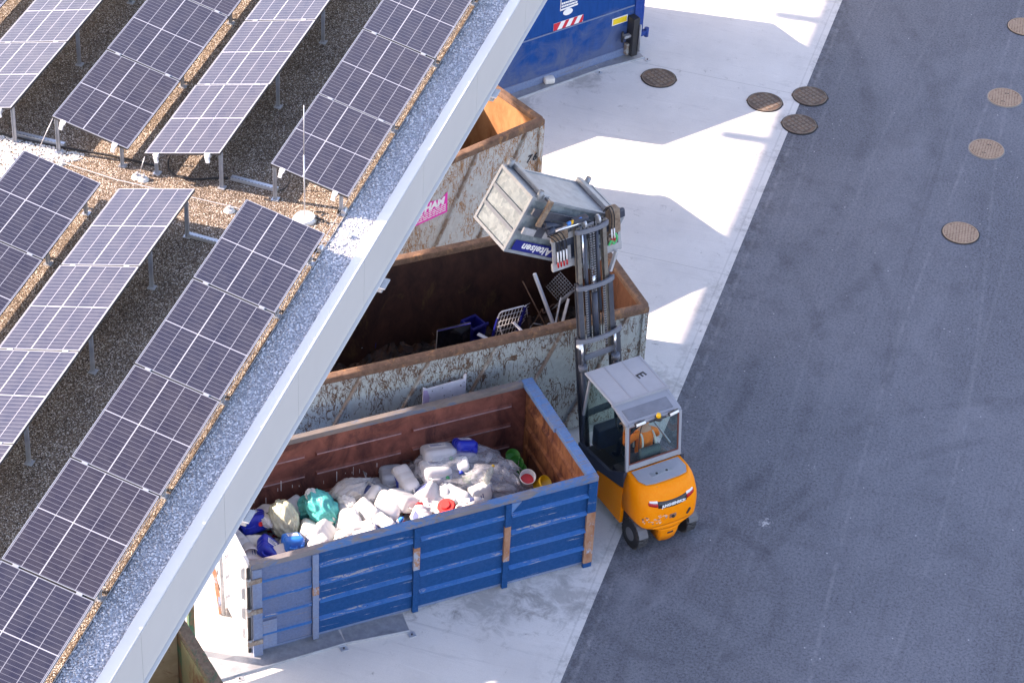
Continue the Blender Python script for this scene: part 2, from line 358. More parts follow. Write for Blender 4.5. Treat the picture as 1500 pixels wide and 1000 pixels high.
def stones(name, n, fn, mat, smin, smax, seed=1, label=None, cat=None, parent=None):
    """one object of many small loose stones; fn(rng) gives a base point"""
    rng = np.random.default_rng(seed)
    ph = (1 + 5 ** .5) / 2
    ico = np.array([(-1, ph, 0), (1, ph, 0), (-1, -ph, 0), (1, -ph, 0), (0, -1, ph), (0, 1, ph), (0, -1, -ph), (0, 1, -ph), (ph, 0, -1), (ph, 0, 1), (-ph, 0, -1), (-ph, 0, 1)]) / 1.9
    tri = np.array([(0, 11, 5), (0, 5, 1), (0, 1, 7), (0, 7, 10), (0, 10, 11), (1, 5, 9), (5, 11, 4), (11, 10, 2), (10, 7, 6), (7, 1, 8), (3, 9, 4), (3, 4, 2), (3, 2, 6), (3, 6, 8), (3, 8, 9), (4, 9, 5), (2, 4, 11), (6, 2, 10), (8, 6, 7), (9, 8, 1)])
    P = fn(rng, n); n = len(P); s_ = rng.uniform(smin, smax, n) * .5
    sc = rng.uniform(.6, 1.25, (n, 1, 3)) * s_[:, None, None]; sc[:, :, 2] *= .75
    ang = rng.uniform(0, 6.28, n); ca, sa = np.cos(ang), np.sin(ang)
    V = (ico[None] * rng.uniform(.75, 1.2, (n, 12, 1))) * sc
    X = V[:, :, 0] * ca[:, None] - V[:, :, 1] * sa[:, None]; Y = V[:, :, 0] * sa[:, None] + V[:, :, 1] * ca[:, None]
    V = np.stack([X, Y, V[:, :, 2]], -1) + P[:, None, :]; V[:, :, 2] += s_[:, None] * .45
    F = tri[None] + (np.arange(n) * 12)[:, None, None]
    me = bpy.data.meshes.new(name); me.vertices.add(n * 12); me.vertices.foreach_set('co', V.ravel()); F = F.reshape(-1)
    me.loops.add(len(F)); me.loops.foreach_set('vertex_index', F.astype(np.int32)); me.polygons.add(n * 20); me.polygons.foreach_set('loop_start', np.arange(0, n * 60, 3, dtype=np.int32))
    me.update(calc_edges=True)
    at = me.attributes.new('rnd', 'FLOAT', 'POINT'); at.data.foreach_set('value', np.repeat(rng.uniform(0, 1, n) ** 1.2, 12).astype(np.float32))
    me.materials.append(MT[mat]); o = bpy.data.objects.new(name, me); COL.objects.link(o)
    if parent: o.parent = parent
    o['kind'] = 'stuff'
    if label: o['label'] = label
    return o
# ---- part 2
# ================================================================ SETTING
def sheet(name, x0, x1, y0, y1, z, m):
    b = MB(); b.poly([(x0, y0, z), (x1, y0, z), (x1, y1, z), (x0, y1, z)], m); o = b.build(name); o['kind'] = 'structure'; return o
sheet('ground', -600, 600, -500, 900, -.012, 'asphalt')
sheet('asphalt_yard', -.02, 60, -60, 140, 0.0, 'asphalt')
b = MB(); b.box((-45, -40, -.1), (0, 130, .004), 'concrete'); o = b.build('pavement'); o['kind'] = 'structure'

# ---- manhole covers
MT['castiron'] = rust('cast iron', (.065, .052, .045), (.15, .105, .08), (.20, .12, .08), .6, 14)
MT['castrust'] = rust('pale rusted iron', (.20, .13, .09), (.30, .20, .14), (.36, .24, .17), .75, 12)
MT['knob'] = rust('worn cast knobs', (.13, .105, .09), (.23, .18, .14), None, .55, 20)
MT['knobr'] = rust('worn rusty knobs', (.36, .25, .17), (.48, .35, .25), None, .7, 20)
MT['mortar'] = plain('mortar ring', (.26, .25, .24), .9)
def manhole(loc, kind, label, rz=0):
    t_ = thing('manhole_cover', label, 'manhole cover', (loc[0], loc[1], .006 if loc[0] < -.35 else (.004 if loc[0] > .5 else .007)), rz, 'manhole covers in the yard')
    r = .35; cm = 'castiron' if kind < 2 else 'castrust'
    f = MB(); f.cyl((0, 0, -.02), (0, 0, .006), r + .022, 'black' if kind != 2 else 'mortar', 40, smooth=False)
    if kind < 2:
        for sx in (-1, 1):
            f.box((sx * (r + .005) - .03, -.04, -.01), (sx * (r + .005) + .03, -.01, .012), cm, .006)
            f.box((sx * (r + .005) - .025, .01, -.01), (sx * (r + .005) + .025, .04, .012), cm, .006)
    f.build('rim', parent=t_)
    c = MB(); c.cyl((0, 0, -.02), (0, 0, .012), r, cm, 40, smooth=False)
    for k in range(40):
        a0, a1 = 2 * math.pi * k / 40, 2 * math.pi * (k + 1) / 40
        c.bar((math.cos(a0) * (r - .012), math.sin(a0) * (r - .012), .016), (math.cos(a1) * (r - .012), math.sin(a1) * (r - .012), .016), .018, .008, 'knob' if kind < 2 else 'knobr')
    k = 0
    n = 7 if kind < 2 else 9
    st = .62 / n / 1.0
    for i in range(-n, n + 1):
        for j in range(-n, n + 1):
            x_, y_ = i * st * .82, j * st * .82
            if kind < 2 and (i + j) % 2: continue
            if math.hypot(x_, y_) > r - .045: continue
            h = .007 if kind < 2 else .004; q = st * (.40 if kind < 2 else .28)
            c.box((x_ - q, y_ - q, .012), (x_ + q, y_ + q, .012 + h), 'knob' if kind < 2 else 'knobr', .0, Matrix.Rotation(R(45 if kind < 2 else 0), 3, 'Z'))
    c.build('cover', parent=t_)
    if kind == 2:
        for s_ in (-1, 1):
            h = MB()
            for dx in (-.025, .025): h.cyl((.03 * s_ + dx, .16 * s_, .0), (.03 * s_ + dx, .16 * s_, .0175), .016, 'black', 10, smooth=False)
            h.build('lifting_hole', parent=t_)
manhole((-2.955, 45.80), 1, 'dark cast iron manhole cover alone on the concrete near the closed blue container', .15)
manhole((-.68, 45.71), 1, 'dark manhole cover on the concrete just left of the edge of the asphalt', .15)
manhole((.147, 46.26), 0, 'brownish manhole cover astride the concrete edge, farther from the forklift than its twin', .2)
manhole((.164, 45.16), 0, 'brownish manhole cover astride the concrete edge, nearer to the forklift than its twin', .15)
manhole((3.91, 45.65), 2, 'pale rusty manhole cover with lifting holes, nearer of the two such to the forklift', .0)
manhole((3.967, 47.68), 2, 'pale rusty manhole cover with lifting holes, farther up the yard than its twin', .1)
manhole((3.90, 42.60), 3, 'orange brown manhole cover on the asphalt, closest of all to the forklift', .1)
manhole((3.92, 50.63), 3, 'rusty manhole cover cut by the right frame, farthest up the yard', .1)

# ================================================================ ROOF
YR0, YR1 = -6.0, 92.0
X0R, XO = -15.05, -2.36
ZR, ZP, ZF = 9.442, 9.505, 8.76
hall = thing('canopy_building', 'long flat roofed canopy with gravelled roof, solar panels and light grey fascia', 'building', (-8, 30, 0))
def hb(name, mb, m=None, label=None):
    mb.xf(Matrix.Translation((8, -30, 0))); return mb.build(name, m, hall, label)
b = MB(); b.box((X0R + .15, YR0, 9.10), (-2.93, YR1, ZR), 'roofgravel'); hb('roof_gravel', b)
b = MB(); b.box((-2.928, YR0, 9.10), (-2.505, YR1, ZR - .012), 'edge'); hb('gravel_border', b)
b = MB(); b.box((-2.937, YR0, 9.2), (-2.930, YR1, ZR + .02), 'alu'); hb('edging_strip', b)
b = MB(); b.box((-2.503, YR0, 9.0), (XO + .002, YR1, ZP), 'coping', .006)
y = YR0 + 1.2
while y < YR1: y += 3.0
hb('coping', b)
b = MB()
y = YR0
ys = []
y = 18.62 - 2.37 * 9
while y < YR1:
    b.box((XO - .05, y + .003, ZF), (XO + .012, y + 2.37 - .003, ZP - .022), 'fascia'); y += 2.37
hb('fascia', b)
b = MB(); b.box((XO - .04, YR0, ZF - .015), (XO + .002, YR1, ZP - .03), 'steel_dull'); hb('fascia_backing', b)
b = MB(); b.box((XO - .10, YR0, ZF - .035), (XO + .05, YR1, ZF - .018), 'coping'); hb('drip_edge', b)
b = MB(); b.box((X0R, YR0, ZF), (XO - .052, YR1, ZF + .12), 'soffit'); hb('soffit', b)
b = MB(); b.box((X0R - .02, YR0, ZF - .02), (X0R + .15, YR1, ZP), 'fascia'); hb('rear_fascia', b)
for yb in (11.9, 21.55, 26.35, 31.2, 36.0):
    b = MB(); b.box((XO - .10, yb - .11, ZF - .075), (XO + .12, yb + .11, ZF - .05), 'steel', .004); b.box((XO - .06, yb - .08, ZF - .16), (XO + .07, yb + .08, ZF - .075), 'steel_dull', .01); hb('floodlight', b)
for yb in (42.6, 47.5):
    b = MB(); b.box((X0R - .25, yb - .12, ZF - .42), (X0R + .12, yb + .12, ZF), 'coping'); hb('rear_floodlight', b)
for yc in (45.0, 38.3, 33.4, 21.2, 14, 55, 62):
    b = MB(); b.box((-13.1, yc - .12, 0), (-12.86, yc + .12, ZF), 'steel_dull', .01); hb('column', b)
b = MB(); b.box((-8.03, 21.0, 2.35), (-7.97, 27.25, 5.4), 'soffit'); b.box((-8.06, 21.0, 0), (-7.94, 21.12, 2.35), 'steel_dull'); b.box((-8.05, 21.0, 5.4), (-7.95, 21.1, ZF), 'steel_dull'); b.box((-8.05, 27.1, 5.4), (-7.95, 27.2, ZF), 'steel_dull'); b.box((-8.03, 27.251, 4.2), (-7.97, 28.7, 5.4), 'soffit'); b.box((-8.05, 28.55, 5.4), (-7.95, 28.65, ZF), 'steel_dull'); hb('added_shade_screen', b)  # unseen screen added to keep sun off the concrete by the blue container
for yc in (33.6, 21.6, 55.6, 10):
    b = MB(); b.box((-5.2, yc - .1, 2.6 if yc == 33.6 else 0), (-5.0, yc + .1, ZF), 'steel_dull', .01)
    if yc != 33.6: hb('column', b)
    else: b.bm.free()
# loose stones of the bright border and the white patch on the roof
def border(rng, n):
    y_ = rng.uniform(13.5, 36.5, n); x_ = rng.uniform(-2.925, -2.51, n); return np.stack([x_, y_, np.full(n, ZR - .014) + rng.uniform(0, .008, n)], -1)
stones('border_stones', 19000, border, 'stone_grey', .016, .034, 3, 'light grey loose pebbles in the strip along the parapet', parent=None)
def patch(rng, n):
    x_ = rng.uniform(-8.6, -6.65, n); y_ = rng.uniform(25.78, 26.72, n) ; k = (x_ < -6.72 + .10 * np.sin(y_ * 9))
    x_, y_ = x_[k], y_[k]; return np.stack([x_, y_, np.full(len(x_), ZR - .006)], -1)
stones('white_pebbles', 5200, patch, 'stone_white', .02, .042, 4, 'patch of white pebbles at the end of the left dark panel block')

# ---- solar modules
MW, ML, PIT = 1.096, 1.746, 1.776
AP = R(13.7)
MT['framedark'] = plain('shaded frame profile', (.05, .05, .055), .5, .4)  # dark colour puts the shade on the frame sides into the material
def make_module():
    t_ = thing('solar_panel', '', 'solar panel')
    c = MB(); c.box((.008, .008, -.008), (MW - .008, ML - .008, .0), 'cells'); c.build('glass', parent=t_)
    f = MB(); e = .0075
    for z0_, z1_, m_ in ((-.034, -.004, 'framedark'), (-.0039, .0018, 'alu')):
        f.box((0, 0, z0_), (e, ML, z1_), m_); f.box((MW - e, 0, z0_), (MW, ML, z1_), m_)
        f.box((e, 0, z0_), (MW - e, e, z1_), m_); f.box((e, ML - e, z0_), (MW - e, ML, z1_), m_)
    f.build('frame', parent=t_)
    s = MB(); s.box((.01, .01, -.016), (MW - .01, ML - .01, -.0085), 'black'); s.build('back_sheet', parent=t_)
    return t_
module = make_module()
def in_view(P, mg=45):
    d = Vector(P) - cam.location; z = d.dot(cw)
    u_ = 750 + 3905.6 * d.dot(cr) / z; v_ = 500 - 3905.6 * d.dot(cu) / z
    return -mg < u_ < 1500 + mg and -mg < v_ < 1000 + mg
YU, YL = 26.56, 25.707
XD, ZD = -3.936, 10.064       # high left edge of the rows sloping down to the right
XL, ZL = -5.7125, 9.7876      # low left edge of the rows rising to the right
ROWP = 3.0855
ordn = ['first', 'second', 'third', 'fourth', 'fifth', 'sixth', 'seventh', 'eighth', 'ninth']
used_mod = [False]
def place_module(x, y, z, ang, label):
    t_ = module if not used_mod[0] else dup(module, label)
    used_mod[0] = True; t_['label'] = label; t_['group'] = 'solar panels in rows on the gravel roof'
    rj = random.Random(int(x * 131 + y * 17)); t_.matrix_world = Matrix.Translation((x + rj.uniform(-.004, .004), y, z + rj.uniform(-.003, .003))) @ Matrix.Rotation(ang + R(rj.uniform(-.35, .35)), 4, 'Y') @ Matrix.Rotation(R(rj.uniform(-.2, .2)), 4, 'X'); return t_
rows = [('D', 0, 0), ('L', 0, 0), ('D', 1, 0), ('L', 1, .119), ('D', 2, .05), ('L', 2, .1)]
rown = {('D', 0): 'the dark row beside the parapet', ('L', 0): 'the pale row nearest the parapet', ('D', 1): 'the second dark row from the parapet',
        ('L', 1): 'the leftmost pale row', ('D', 2): 'the third dark row', ('L', 2): 'the last pale row'}
module_rows = []
for kind, k, off in rows:
    for blk in 'UL':
        nvis = 0
        for n in range(9):
            y0 = YU + n * PIT if blk == 'U' else YL - n * PIT - ML
            if kind == 'D': x, z, a = XD - k * ROWP, ZD, AP
            else: x, z, a = XL - k * ROWP + off, ZL, -AP
            xe, ze = x + MW * math.cos(a), z - MW * math.sin(a)
            vis = [in_view(P, 0) for P in ((x, y0, z), (xe, y0, ze), (x, y0 + ML, z), (xe, y0 + ML, ze), ((x + xe) / 2, y0 + ML / 2, z))]
            near = any(in_view(P, 60) for P in ((x, y0, z), (xe, y0, ze), (x, y0 + ML, z), (xe, y0 + ML, ze)))
            if not near: continue
            # (hidden ones are kept only where they throw a shade into the picture)
            side = 'above' if blk == 'U' else 'below'
            lab = f"{ordn[nvis]} panel {side} the walkway in {rown[(kind, k)]}"
            nvis += 1
            place_module(x, y0, z, a, lab); module_rows.append((kind, k, blk, n, x, y0, z, a))
# extra ones of the first row so that its shade on the parapet goes on
# clamps and rails belong to the rack of each block
racks = {}
for kind, k, blk, n, x, y0, z, a in module_rows: racks.setdefault((kind, k, blk), []).append((n, x, y0, z, a))
for (kind, k, blk), L in racks.items():
    t_ = thing('mounting_rack', f"aluminium rack under {rown[(kind, k)]}, {'above' if blk == 'U' else 'below'} the walkway", 'rack', (L[0][1], L[0][2], ZR))
    inv = Matrix.Translation((-L[0][1], -L[0][2], -ZR))
    y0 = min(l[2] for l in L) - .03; y1 = max(l[2] for l in L) + ML + .03; x, z, a = L[0][1], L[0][3], L[0][4]
    T = Matrix.Translation((x, 0, z)) @ Matrix.Rotation(a, 4, 'Y')
    for uu in (.17, .92):
        b = MB(); b.box((uu - .02, y0, -.075), (uu + .02, y1, -.034), 'alu'); b.xf(inv @ T); b.build('rail', parent=t_)
    for (n, x_, yy0, z_, a_) in L:
        ends = [yy0 - .015]
        if yy0 == max(l[2] for l in L) or True: pass
        for ye in ends:
            for uu in (.17, .92):
                endc = (ye < y0 + .03)
                b = MB(); b.box((uu - .035, ye - .03 if endc else ye - .021, -.03), (uu + .035, ye + .021, .006), 'white' if endc else 'alu', .003)
                if endc: b.box((uu - .025, ye - .055, -.11), (uu + .025, ye - .02, -.02), 'white', .004)
                b.xf(inv @ T); b.build('clamp', parent=t_)
    for l in L[:]:
        if l[2] - .03 > y0: b = MB(); b.box((.0, l[2] - .029, -.03), (MW, l[2] - .001, -.010), 'black'); b.xf(inv @ T); b.build('gap_shade', parent=t_)  # black strip standing in for the shade in the gap between modules
    # legs
    hi = (0.03 if kind == 'D' else MW - .03); lo = (MW - .12 if kind == 'D' else .12)
    for (n, x_, yy0, z_, a_) in L:
        yl = [yy0 + .37]
        if blk == 'U' and n == 0: yl = [yy0 + .10, yy0 + .37 + PIT * .5] if False else [yy0 + .09]
        if blk == 'L' and n == 0: yl = [yy0 + ML - .22, yy0 + .37]
        for yq in yl:
            for uu, wd in ((hi, .045), (lo, .04)):
                P = T @ Vector((uu, yq, -.034)); P.y = yq
                b = MB(); b.box((P.x - wd / 2, yq - .012, ZR), (P.x + wd / 2, yq + .012, P.z), 'steel_dull', .002)
                b.box((P.x - wd / 2, yq - .03, ZR), (P.x - wd / 2 + .008, yq + .03, P.z), 'steel_dull')
                b.box((P.x - .05, yq - .05, ZR), (P.x + .05, yq + .05, ZR + .012), 'steel', .002); b.xf(inv); b.build('leg', parent=t_)
# visible galvanised base rails in the walkway
def tray(x0, x1, y, y2, label):
    t_ = thing('base_rail', label, 'base rail', ((x0 + x1) / 2, (y + y2) / 2, ZR), 0, 'galvanised base rails on the roof'); q = Vector(((x0 + x1) / 2, (y + y2) / 2, ZR))
    b = MB(); a = Vector((x0, y, ZR + .03)) - q; c = Vector((x1, y2, ZR + .03)) - q; b.bar(a, c, .07, .05, 'steel', .003); b.build('channel', parent=t_)
    b = MB(); d = (c - a)
    for i in range(14):
        p_ = a + d * ((i + .5) / 14) + Vector((0, -.026, .0265)); b.box(p_ - Vector((.014, .004, .001)), p_ + Vector((.014, .004, .001)), 'black')
    b.build('slots', parent=t_)
tray(-4.62, -3.95, 26.87, 26.83, 'perforated galvanised rail on the gravel under the near end of the upper panel block')
tray(-4.66, -4.02, 25.49, 25.45, 'short galvanised rail between the two lower panel rows below the walkway')
tray(-7.70, -6.98, 26.80, 26.78, 'galvanised rail with a slotted side beside the white pebbles at the left border')
def tag_tube(name, pts, r, m, label, cat, group=None):
    b = MB(); b.tube(pts, r, m); o = b.build(name); tag(o, label, cat, group); return o
def smooth_pts(P, n=6):
    P = [Vector(p) for p in P]; out = []
    for i in range(len(P) - 1):
        a = P[max(i - 1, 0)]; b_ = P[i]; c = P[i + 1]; d = P[min(i + 2, len(P) - 1)]
        for j in range(n):
            t = j / n; out.append(.5 * ((2 * b_) + (c - a) * t + (2 * a - 5 * b_ + 4 * c - d) * t * t + (3 * b_ - a - 3 * c + d) * t ** 3))
    return out + [P[-1]]
z_ = ZR + .018
tag_tube('roof_cable', smooth_pts([(-8.3, 26.76, z_), (-7.7, 26.72, z_), (-6.95, 26.74, z_), (-6.3, 26.79, z_), (-5.75, 26.78, z_), (-5.68, 26.80, z_)]), .014, 'black', 'thick black cable lying on the gravel at the left of the walkway', 'cable')
tag_tube('roof_cable', smooth_pts([(-5.50, 26.93, z_ + .16), (-5.52, 26.86, z_ + .03), (-5.40, 26.70, z_), (-5.12, 26.66, z_), (-4.85, 26.78, z_), (-4.66, 26.86, z_)]), .014, 'black', 'black cable curving from under the pale panel row to the galvanised rail', 'cable')
tag_tube('roof_cable', smooth_pts([(-3.93, 26.84, z_), (-3.86, 26.88, z_ + .03), (-3.83, 26.95, z_ + .12), (-3.86, 26.99, z_ + .3)]), .009, 'black', 'thin black cable rising beside the leg of the dark row by the parapet', 'cable')
tag_tube('lightning_wire', [(-8.6, 26.28, ZR + .05), (-7.2, 26.42, ZR + .05), (-6.0, 26.26, ZR + .05), (-5.5, 26.24, ZR + .06), (-4.35, 26.22, ZR + .06), (-3.7, 26.15, ZR + .05), (-3.0, 25.92, ZR + .05), (-2.75, 26.02, ZR + .06)], .006, 'alu', 'thin bright lightning conductor wire running along the walkway', 'wire')
tag_tube('lightning_wire', [(-2.99, 36, ZR + .05), (-3.0, 26.7, ZR + .05), (-2.985, 25.8, ZR + .05), (-3.02, 14, ZR + .05)], .004, 'alu', 'thin conductor wire running beside the pebble strip along the whole roof', 'wire')
tag_tube('lightning_wire', [(-5.71, 26.55, ZR + .30), (-5.76, 26.47, ZR + .07)], .005, 'alu', 'short conductor wire coming down from the pale panel row', 'wire')
tag_tube('lightning_wire', [(-7.02, 26.60, ZR + .58), (-7.22, 26.4, ZR + .05)], .005, 'alu', 'short conductor wire coming down from the second dark row', 'wire')
def holder(x, y, label, rz=0, s=1.):
    t_ = thing('wire_holder', label, 'wire holder', (x, y, ZR), rz, 'wire holders on the walkway')
    b = MB(); b.cyl((0, 0, 0), (0, 0, .035 * s), .075 * s, 'stone_w', 16, .055 * s, smooth=False); b.build('base', parent=t_)
    b = MB(); b.box((-.015, -.03, .035 * s), (.015, .03, .075 * s), 'alu', .003); b.build('clip', parent=t_)
MT['stone_w'] = plain('pale concrete block', (.66, .65, .62), .85, 0, .08, 20, .3)
holder(-5.80, 26.47, 'left one of two round concrete wire holders under the pale panel row')
holder(-5.70, 26.45, 'right one of two round concrete wire holders under the pale panel row')
holder(-7.45, 26.22, 'round concrete wire holder on the white pebbles', 0, 1.2)
holder(-4.38, 26.20, 'concrete wire holder at the corner of the first dark block below the walkway', .2)
b = MB(); b.cyl((-2.84, 26.23, ZR + .035), (-2.70, 26.20, ZR + .035), .035, 'stone_w', 14); o = b.build('wire_weight'); tag(o, 'small pale concrete cylinder lying on the sunlit pebbles', 'weight')
for yv, lb in ((26.67, 'upper'), (25.79, 'lower')):
    t_ = thing('edge_clip', f'rounded grey clip at the pebble strip, {lb} of the two by the sunlit gap', 'clip', (-2.965, yv, ZR), 0, 'grey clips at the pebble strip')
    b = MB(); b.cyl((0, -.05, .045), (0, .05, .045), .035, 'steel', 14); b.build('drum', parent=t_)
    b = MB(); b.box((-.075, -.06, 0), (-.03, .05, .06), 'black', .006); b.build('foot', parent=t_)
# lightning rod
t_ = thing('lightning_rod', 'tall thin lightning rod standing in a round white concrete foot', 'lightning rod', (-3.40, 26.37, ZR))
b = MB(); b.cyl((0, 0, 0), (0, 0, .05), .16, 'stone_w', 28, .13, smooth=True); b.build('foot', parent=t_)
b = MB(); b.cyl((0, 0, .04), (-.01, .01, 1.0), .010, 'alu', 8); b.cyl((-.01, .01, 1.0), (-.012, .02, 1.75), .006, 'alu', 8); b.build('rod', parent=t_)
b = MB(); b.tube(smooth_pts([(.14, 0, .06), (.24, .04, .02), (.31, .0, .02)]), .012, 'black'); b.tube(smooth_pts([(.1, .14, .05), (.16, .2, .02), (.2, .21, .03)]), .012, 'black'); b.build('cable_tail', parent=t_)
# ================================================================ CONTAINERS
MT['bluepaint'] = paint('worn blue paint', (.0008, .058, .19), (.26, .30, .38), .5, .55, 2.6, (.03, .08, .20), .35)
MT['bluesw'] = paint('rubbed and highlit blue ridge', (.018, .125, .36), (.42, .38, .38), 1.1, .55, 3.0, (.10, .16, .30), .3)  # lighter than the panels: ridge highlights painted in along with wear
MT['bluewash'] = paint('faded blue grey paint', (.16, .22, .36), (.24, .16, .12), .75, .55, 4, (.22, .2, .2), .5)
MT['bluerail'] = paint('scraped blue top rail', (.085, .20, .42), (.22, .15, .12), 1.2, .5, 3.5, (.2, .2, .21), .75)
MT['oxide'] = rust('oxide red inner wall', (.145, .048, .036), (.26, .092, .064), (.060, .022, .020), .75, 2.6, (1, 1, .8), (.48, .66), .2)
MT['oxidebright'] = rust('scraped orange rust', (.14, .045, .026), (.34, .14, .06), (.08, .025, .018), .7, 5, (1, 1, .35), (.5, .6), .3)
MT['oxideline'] = rust('skylit ridge line', (.26, .15, .145), (.40, .27, .27), None, .6, 8)  # paler colour paints in the sky light along the inner ridges
MT['whitedoor'] = paint('pale painted door', (.62, .64, .68), (.34, .20, .13), .35, .5, 3, (.45, .45, .47), .4)
MT['rustedge'] = rust('brown rusty edge', (.10, .058, .042), (.19, .115, .08), (.36, .18, .085), .8, 9, (1, 1, 1), (.55, .7), .4)
MT['rustblue'] = rust('rust through blue', (.28, .12, .065), (.38, .22, .15), (.30, .34, .42), .7, 7, (1, 1, .5), (.56, .62), .3)
MT['midpaint'] = rusty('weathered pale blue grey paint', (.37, .40, .39), (.045, .022, .017), (.16, .08, .04), .10, 1.0, 1.0, .0)
MT['rearpaint'] = rusty('weathered white grey paint with orange rust', (.46, .46, .44), (.16, .07, .03), (.42, .21, .08), .9, 1.0, 1.15)
MT['rib'] = rust('rusty brace', (.18, .13, .10), (.30, .25, .22), (.38, .40, .39), .8, 7, (1, 1, 1), (.5, .6))
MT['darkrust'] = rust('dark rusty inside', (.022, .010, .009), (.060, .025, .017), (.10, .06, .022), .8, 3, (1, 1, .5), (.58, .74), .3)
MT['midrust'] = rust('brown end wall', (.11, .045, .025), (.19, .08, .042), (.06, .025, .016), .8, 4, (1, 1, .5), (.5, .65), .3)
MT['bluewash2'] = paint('sun faded blue paint', (.105, .15, .27), (.24, .16, .12), .6, .55, 4, (.22, .2, .24), .35)
MT['railtop'] = rust('worn brown grey rail top', (.15, .15, .17), (.24, .21, .21), (.06, .16, .36), .7, 6, (.4, 1, 1), (.47, .56))
MT['railgrey'] = rust('dusty grey rail', (.13, .12, .12), (.21, .175, .16), (.10, .13, .19), .7, 7, (.4, 1, 1), (.52, .62))
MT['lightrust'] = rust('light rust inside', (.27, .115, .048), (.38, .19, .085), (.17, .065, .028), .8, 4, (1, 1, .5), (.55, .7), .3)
MT['tanolive'] = rust('tan and green inner wall', (.26, .22, .12), (.18, .20, .12), (.15, .07, .04), .8, 3, (1, 1, .6), (.5, .6), .3)
MT['tanrim'] = rust('worn brown rim', (.10, .075, .06), (.17, .14, .115), (.05, .10, .07), .8, 12, (1, 1, 1), (.5, .6))
MT['green'] = rust('green paint rusting', (.02, .10, .06), (.04, .14, .085), (.17, .10, .06), .6, 3, (1, 1, .7), (.46, .54), .2)
MT['tan'] = rust('tan dusty inside', (.34, .27, .17), (.44, .36, .24), (.20, .09, .05), .8, 3, (1, 1, 1), (.58, .66), .3)
MT['sheetwhite'] = plain('dirty white board', (.62, .60, .66), .5, 0, .1, 5)

def origin(rf, yaw, L): return (rf[0] - math.cos(yaw) * L, rf[1] - math.sin(yaw) * L, .006)
# ---- blue open container
BY, BL, BW, BH = .711, 5.80, 2.59, 1.93
BO = origin((-.314, 31.224), BY, BL)
blue = thing('open_container', 'open blue steel container full of plastic waste, scraped posts, pale left door', 'container', BO, BY)
th = .05; zb = .10
def swage(b, x0, x1, y, z, out, m, h=.10, d=.035, axis='x'):
    s_ = .02
    for (a0, a1) in ((x0, x1),):
        pr = [(0, 0, z - h / 2), (0, out * d, z - h / 2 + .03), (0, out * d, z + h / 2 - .03), (0, 0, z + h / 2)]
        if axis == 'x':
            A = [(a0, y, z - h / 2), (a0 + s_, y + out * d, z - h / 2 + .03), (a0 + s_, y + out * d, z + h / 2 - .03), (a0, y, z + h / 2)]
            B = [(a1, y, z - h / 2), (a1 - s_, y + out * d, z - h / 2 + .03), (a1 - s_, y + out * d, z + h / 2 - .03), (a1, y, z + h / 2)]
        else:
            A = [(y, a0, z - h / 2), (y + out * d, a0 + s_, z - h / 2 + .03), (y + out * d, a0 + s_, z + h / 2 - .03), (y, a0, z + h / 2)]
            B = [(y, a1, z - h / 2), (y + out * d, a1 - s_, z - h / 2 + .03), (y + out * d, a1 - s_, z + h / 2 - .03), (y, a1, z + h / 2)]
        b.loft([A, B], m, True, False)
posts = [.09, 1.04, 2.72, 4.27, 5.74]
b = MB(); b.box((.03, .0, zb), (BL - .03, th, BH - .10), 'bluepaint')
for i in range(4):
    for z in (.42, .80, 1.18, 1.55): swage(b, posts[i] + .05, posts[i + 1] - .05, 0, z, -1, 'bluesw', .085, .055)
b.build('front_wall', parent=blue)
b = MB(); b.box((.15, -.004, zb + .01), (posts[1] - .06, -.0005, BH - .11), 'bluewash2')
for z in (.42, .80, 1.18, 1.55): swage(b, .16, posts[1] - .06, -.004, z, -1, 'bluewash2', .10, .034)
b.build('faded_panel', parent=blue)
b = MB(); b.box((.03, th + .002, zb + .1), (BL - .03, th + .012, BH - .10), 'oxide'); b.build('front_lining', parent=blue)
b = MB(); b.box((.03, BW - th, zb), (BL - .03, BW, BH - .10), 'bluepaint'); b.build('back_wall', parent=blue)
b = MB(); b.box((.03, BW - th - .012, zb + .1), (BL - .03, BW - th - .002, BH - .08), 'oxide')
for i in range(3):
    x0 = (.25, 1.98, 3.66)[i]; x1 = (1.80, 3.48, 5.45)[i]
    for z in (.62, 1.08, 1.50): swage(b, x0, x1, BW - th - .012, z, -1, 'oxide', .10, .040); b.box((x0 + .02, BW - th - .058, z + .004), (x1 - .02, BW - th - .051, z + .026), 'oxideline')
b.build('back_lining', parent=blue)
b = MB(); b.box((.03, th, zb), (BL - .03, BW - th, zb + .06), 'oxide'); b.build('floor', parent=blue)
b = MB(); b.box((BL - th - .03, 0.02, zb), (BL - .03, BW - .02, BH - .06), 'bluepaint')
for z in (.42, .80, 1.18, 1.55): swage(b, .12, BW - .12, BL - .03, z, 1, 'bluepaint', .10, .03, 'y')
b.build('right_wall', parent=blue)
b = MB(); b.box((BL - th - .045, th + .02, zb + .1), (BL - th - .032, BW - th - .02, BH - .08), 'oxidebright')
for z in (.62, 1.06, 1.50): swage(b, .18, BW - .18, BL - th - .045, z, -1, 'oxidebright', .12, .04, 'y')
b.build('right_lining', parent=blue)
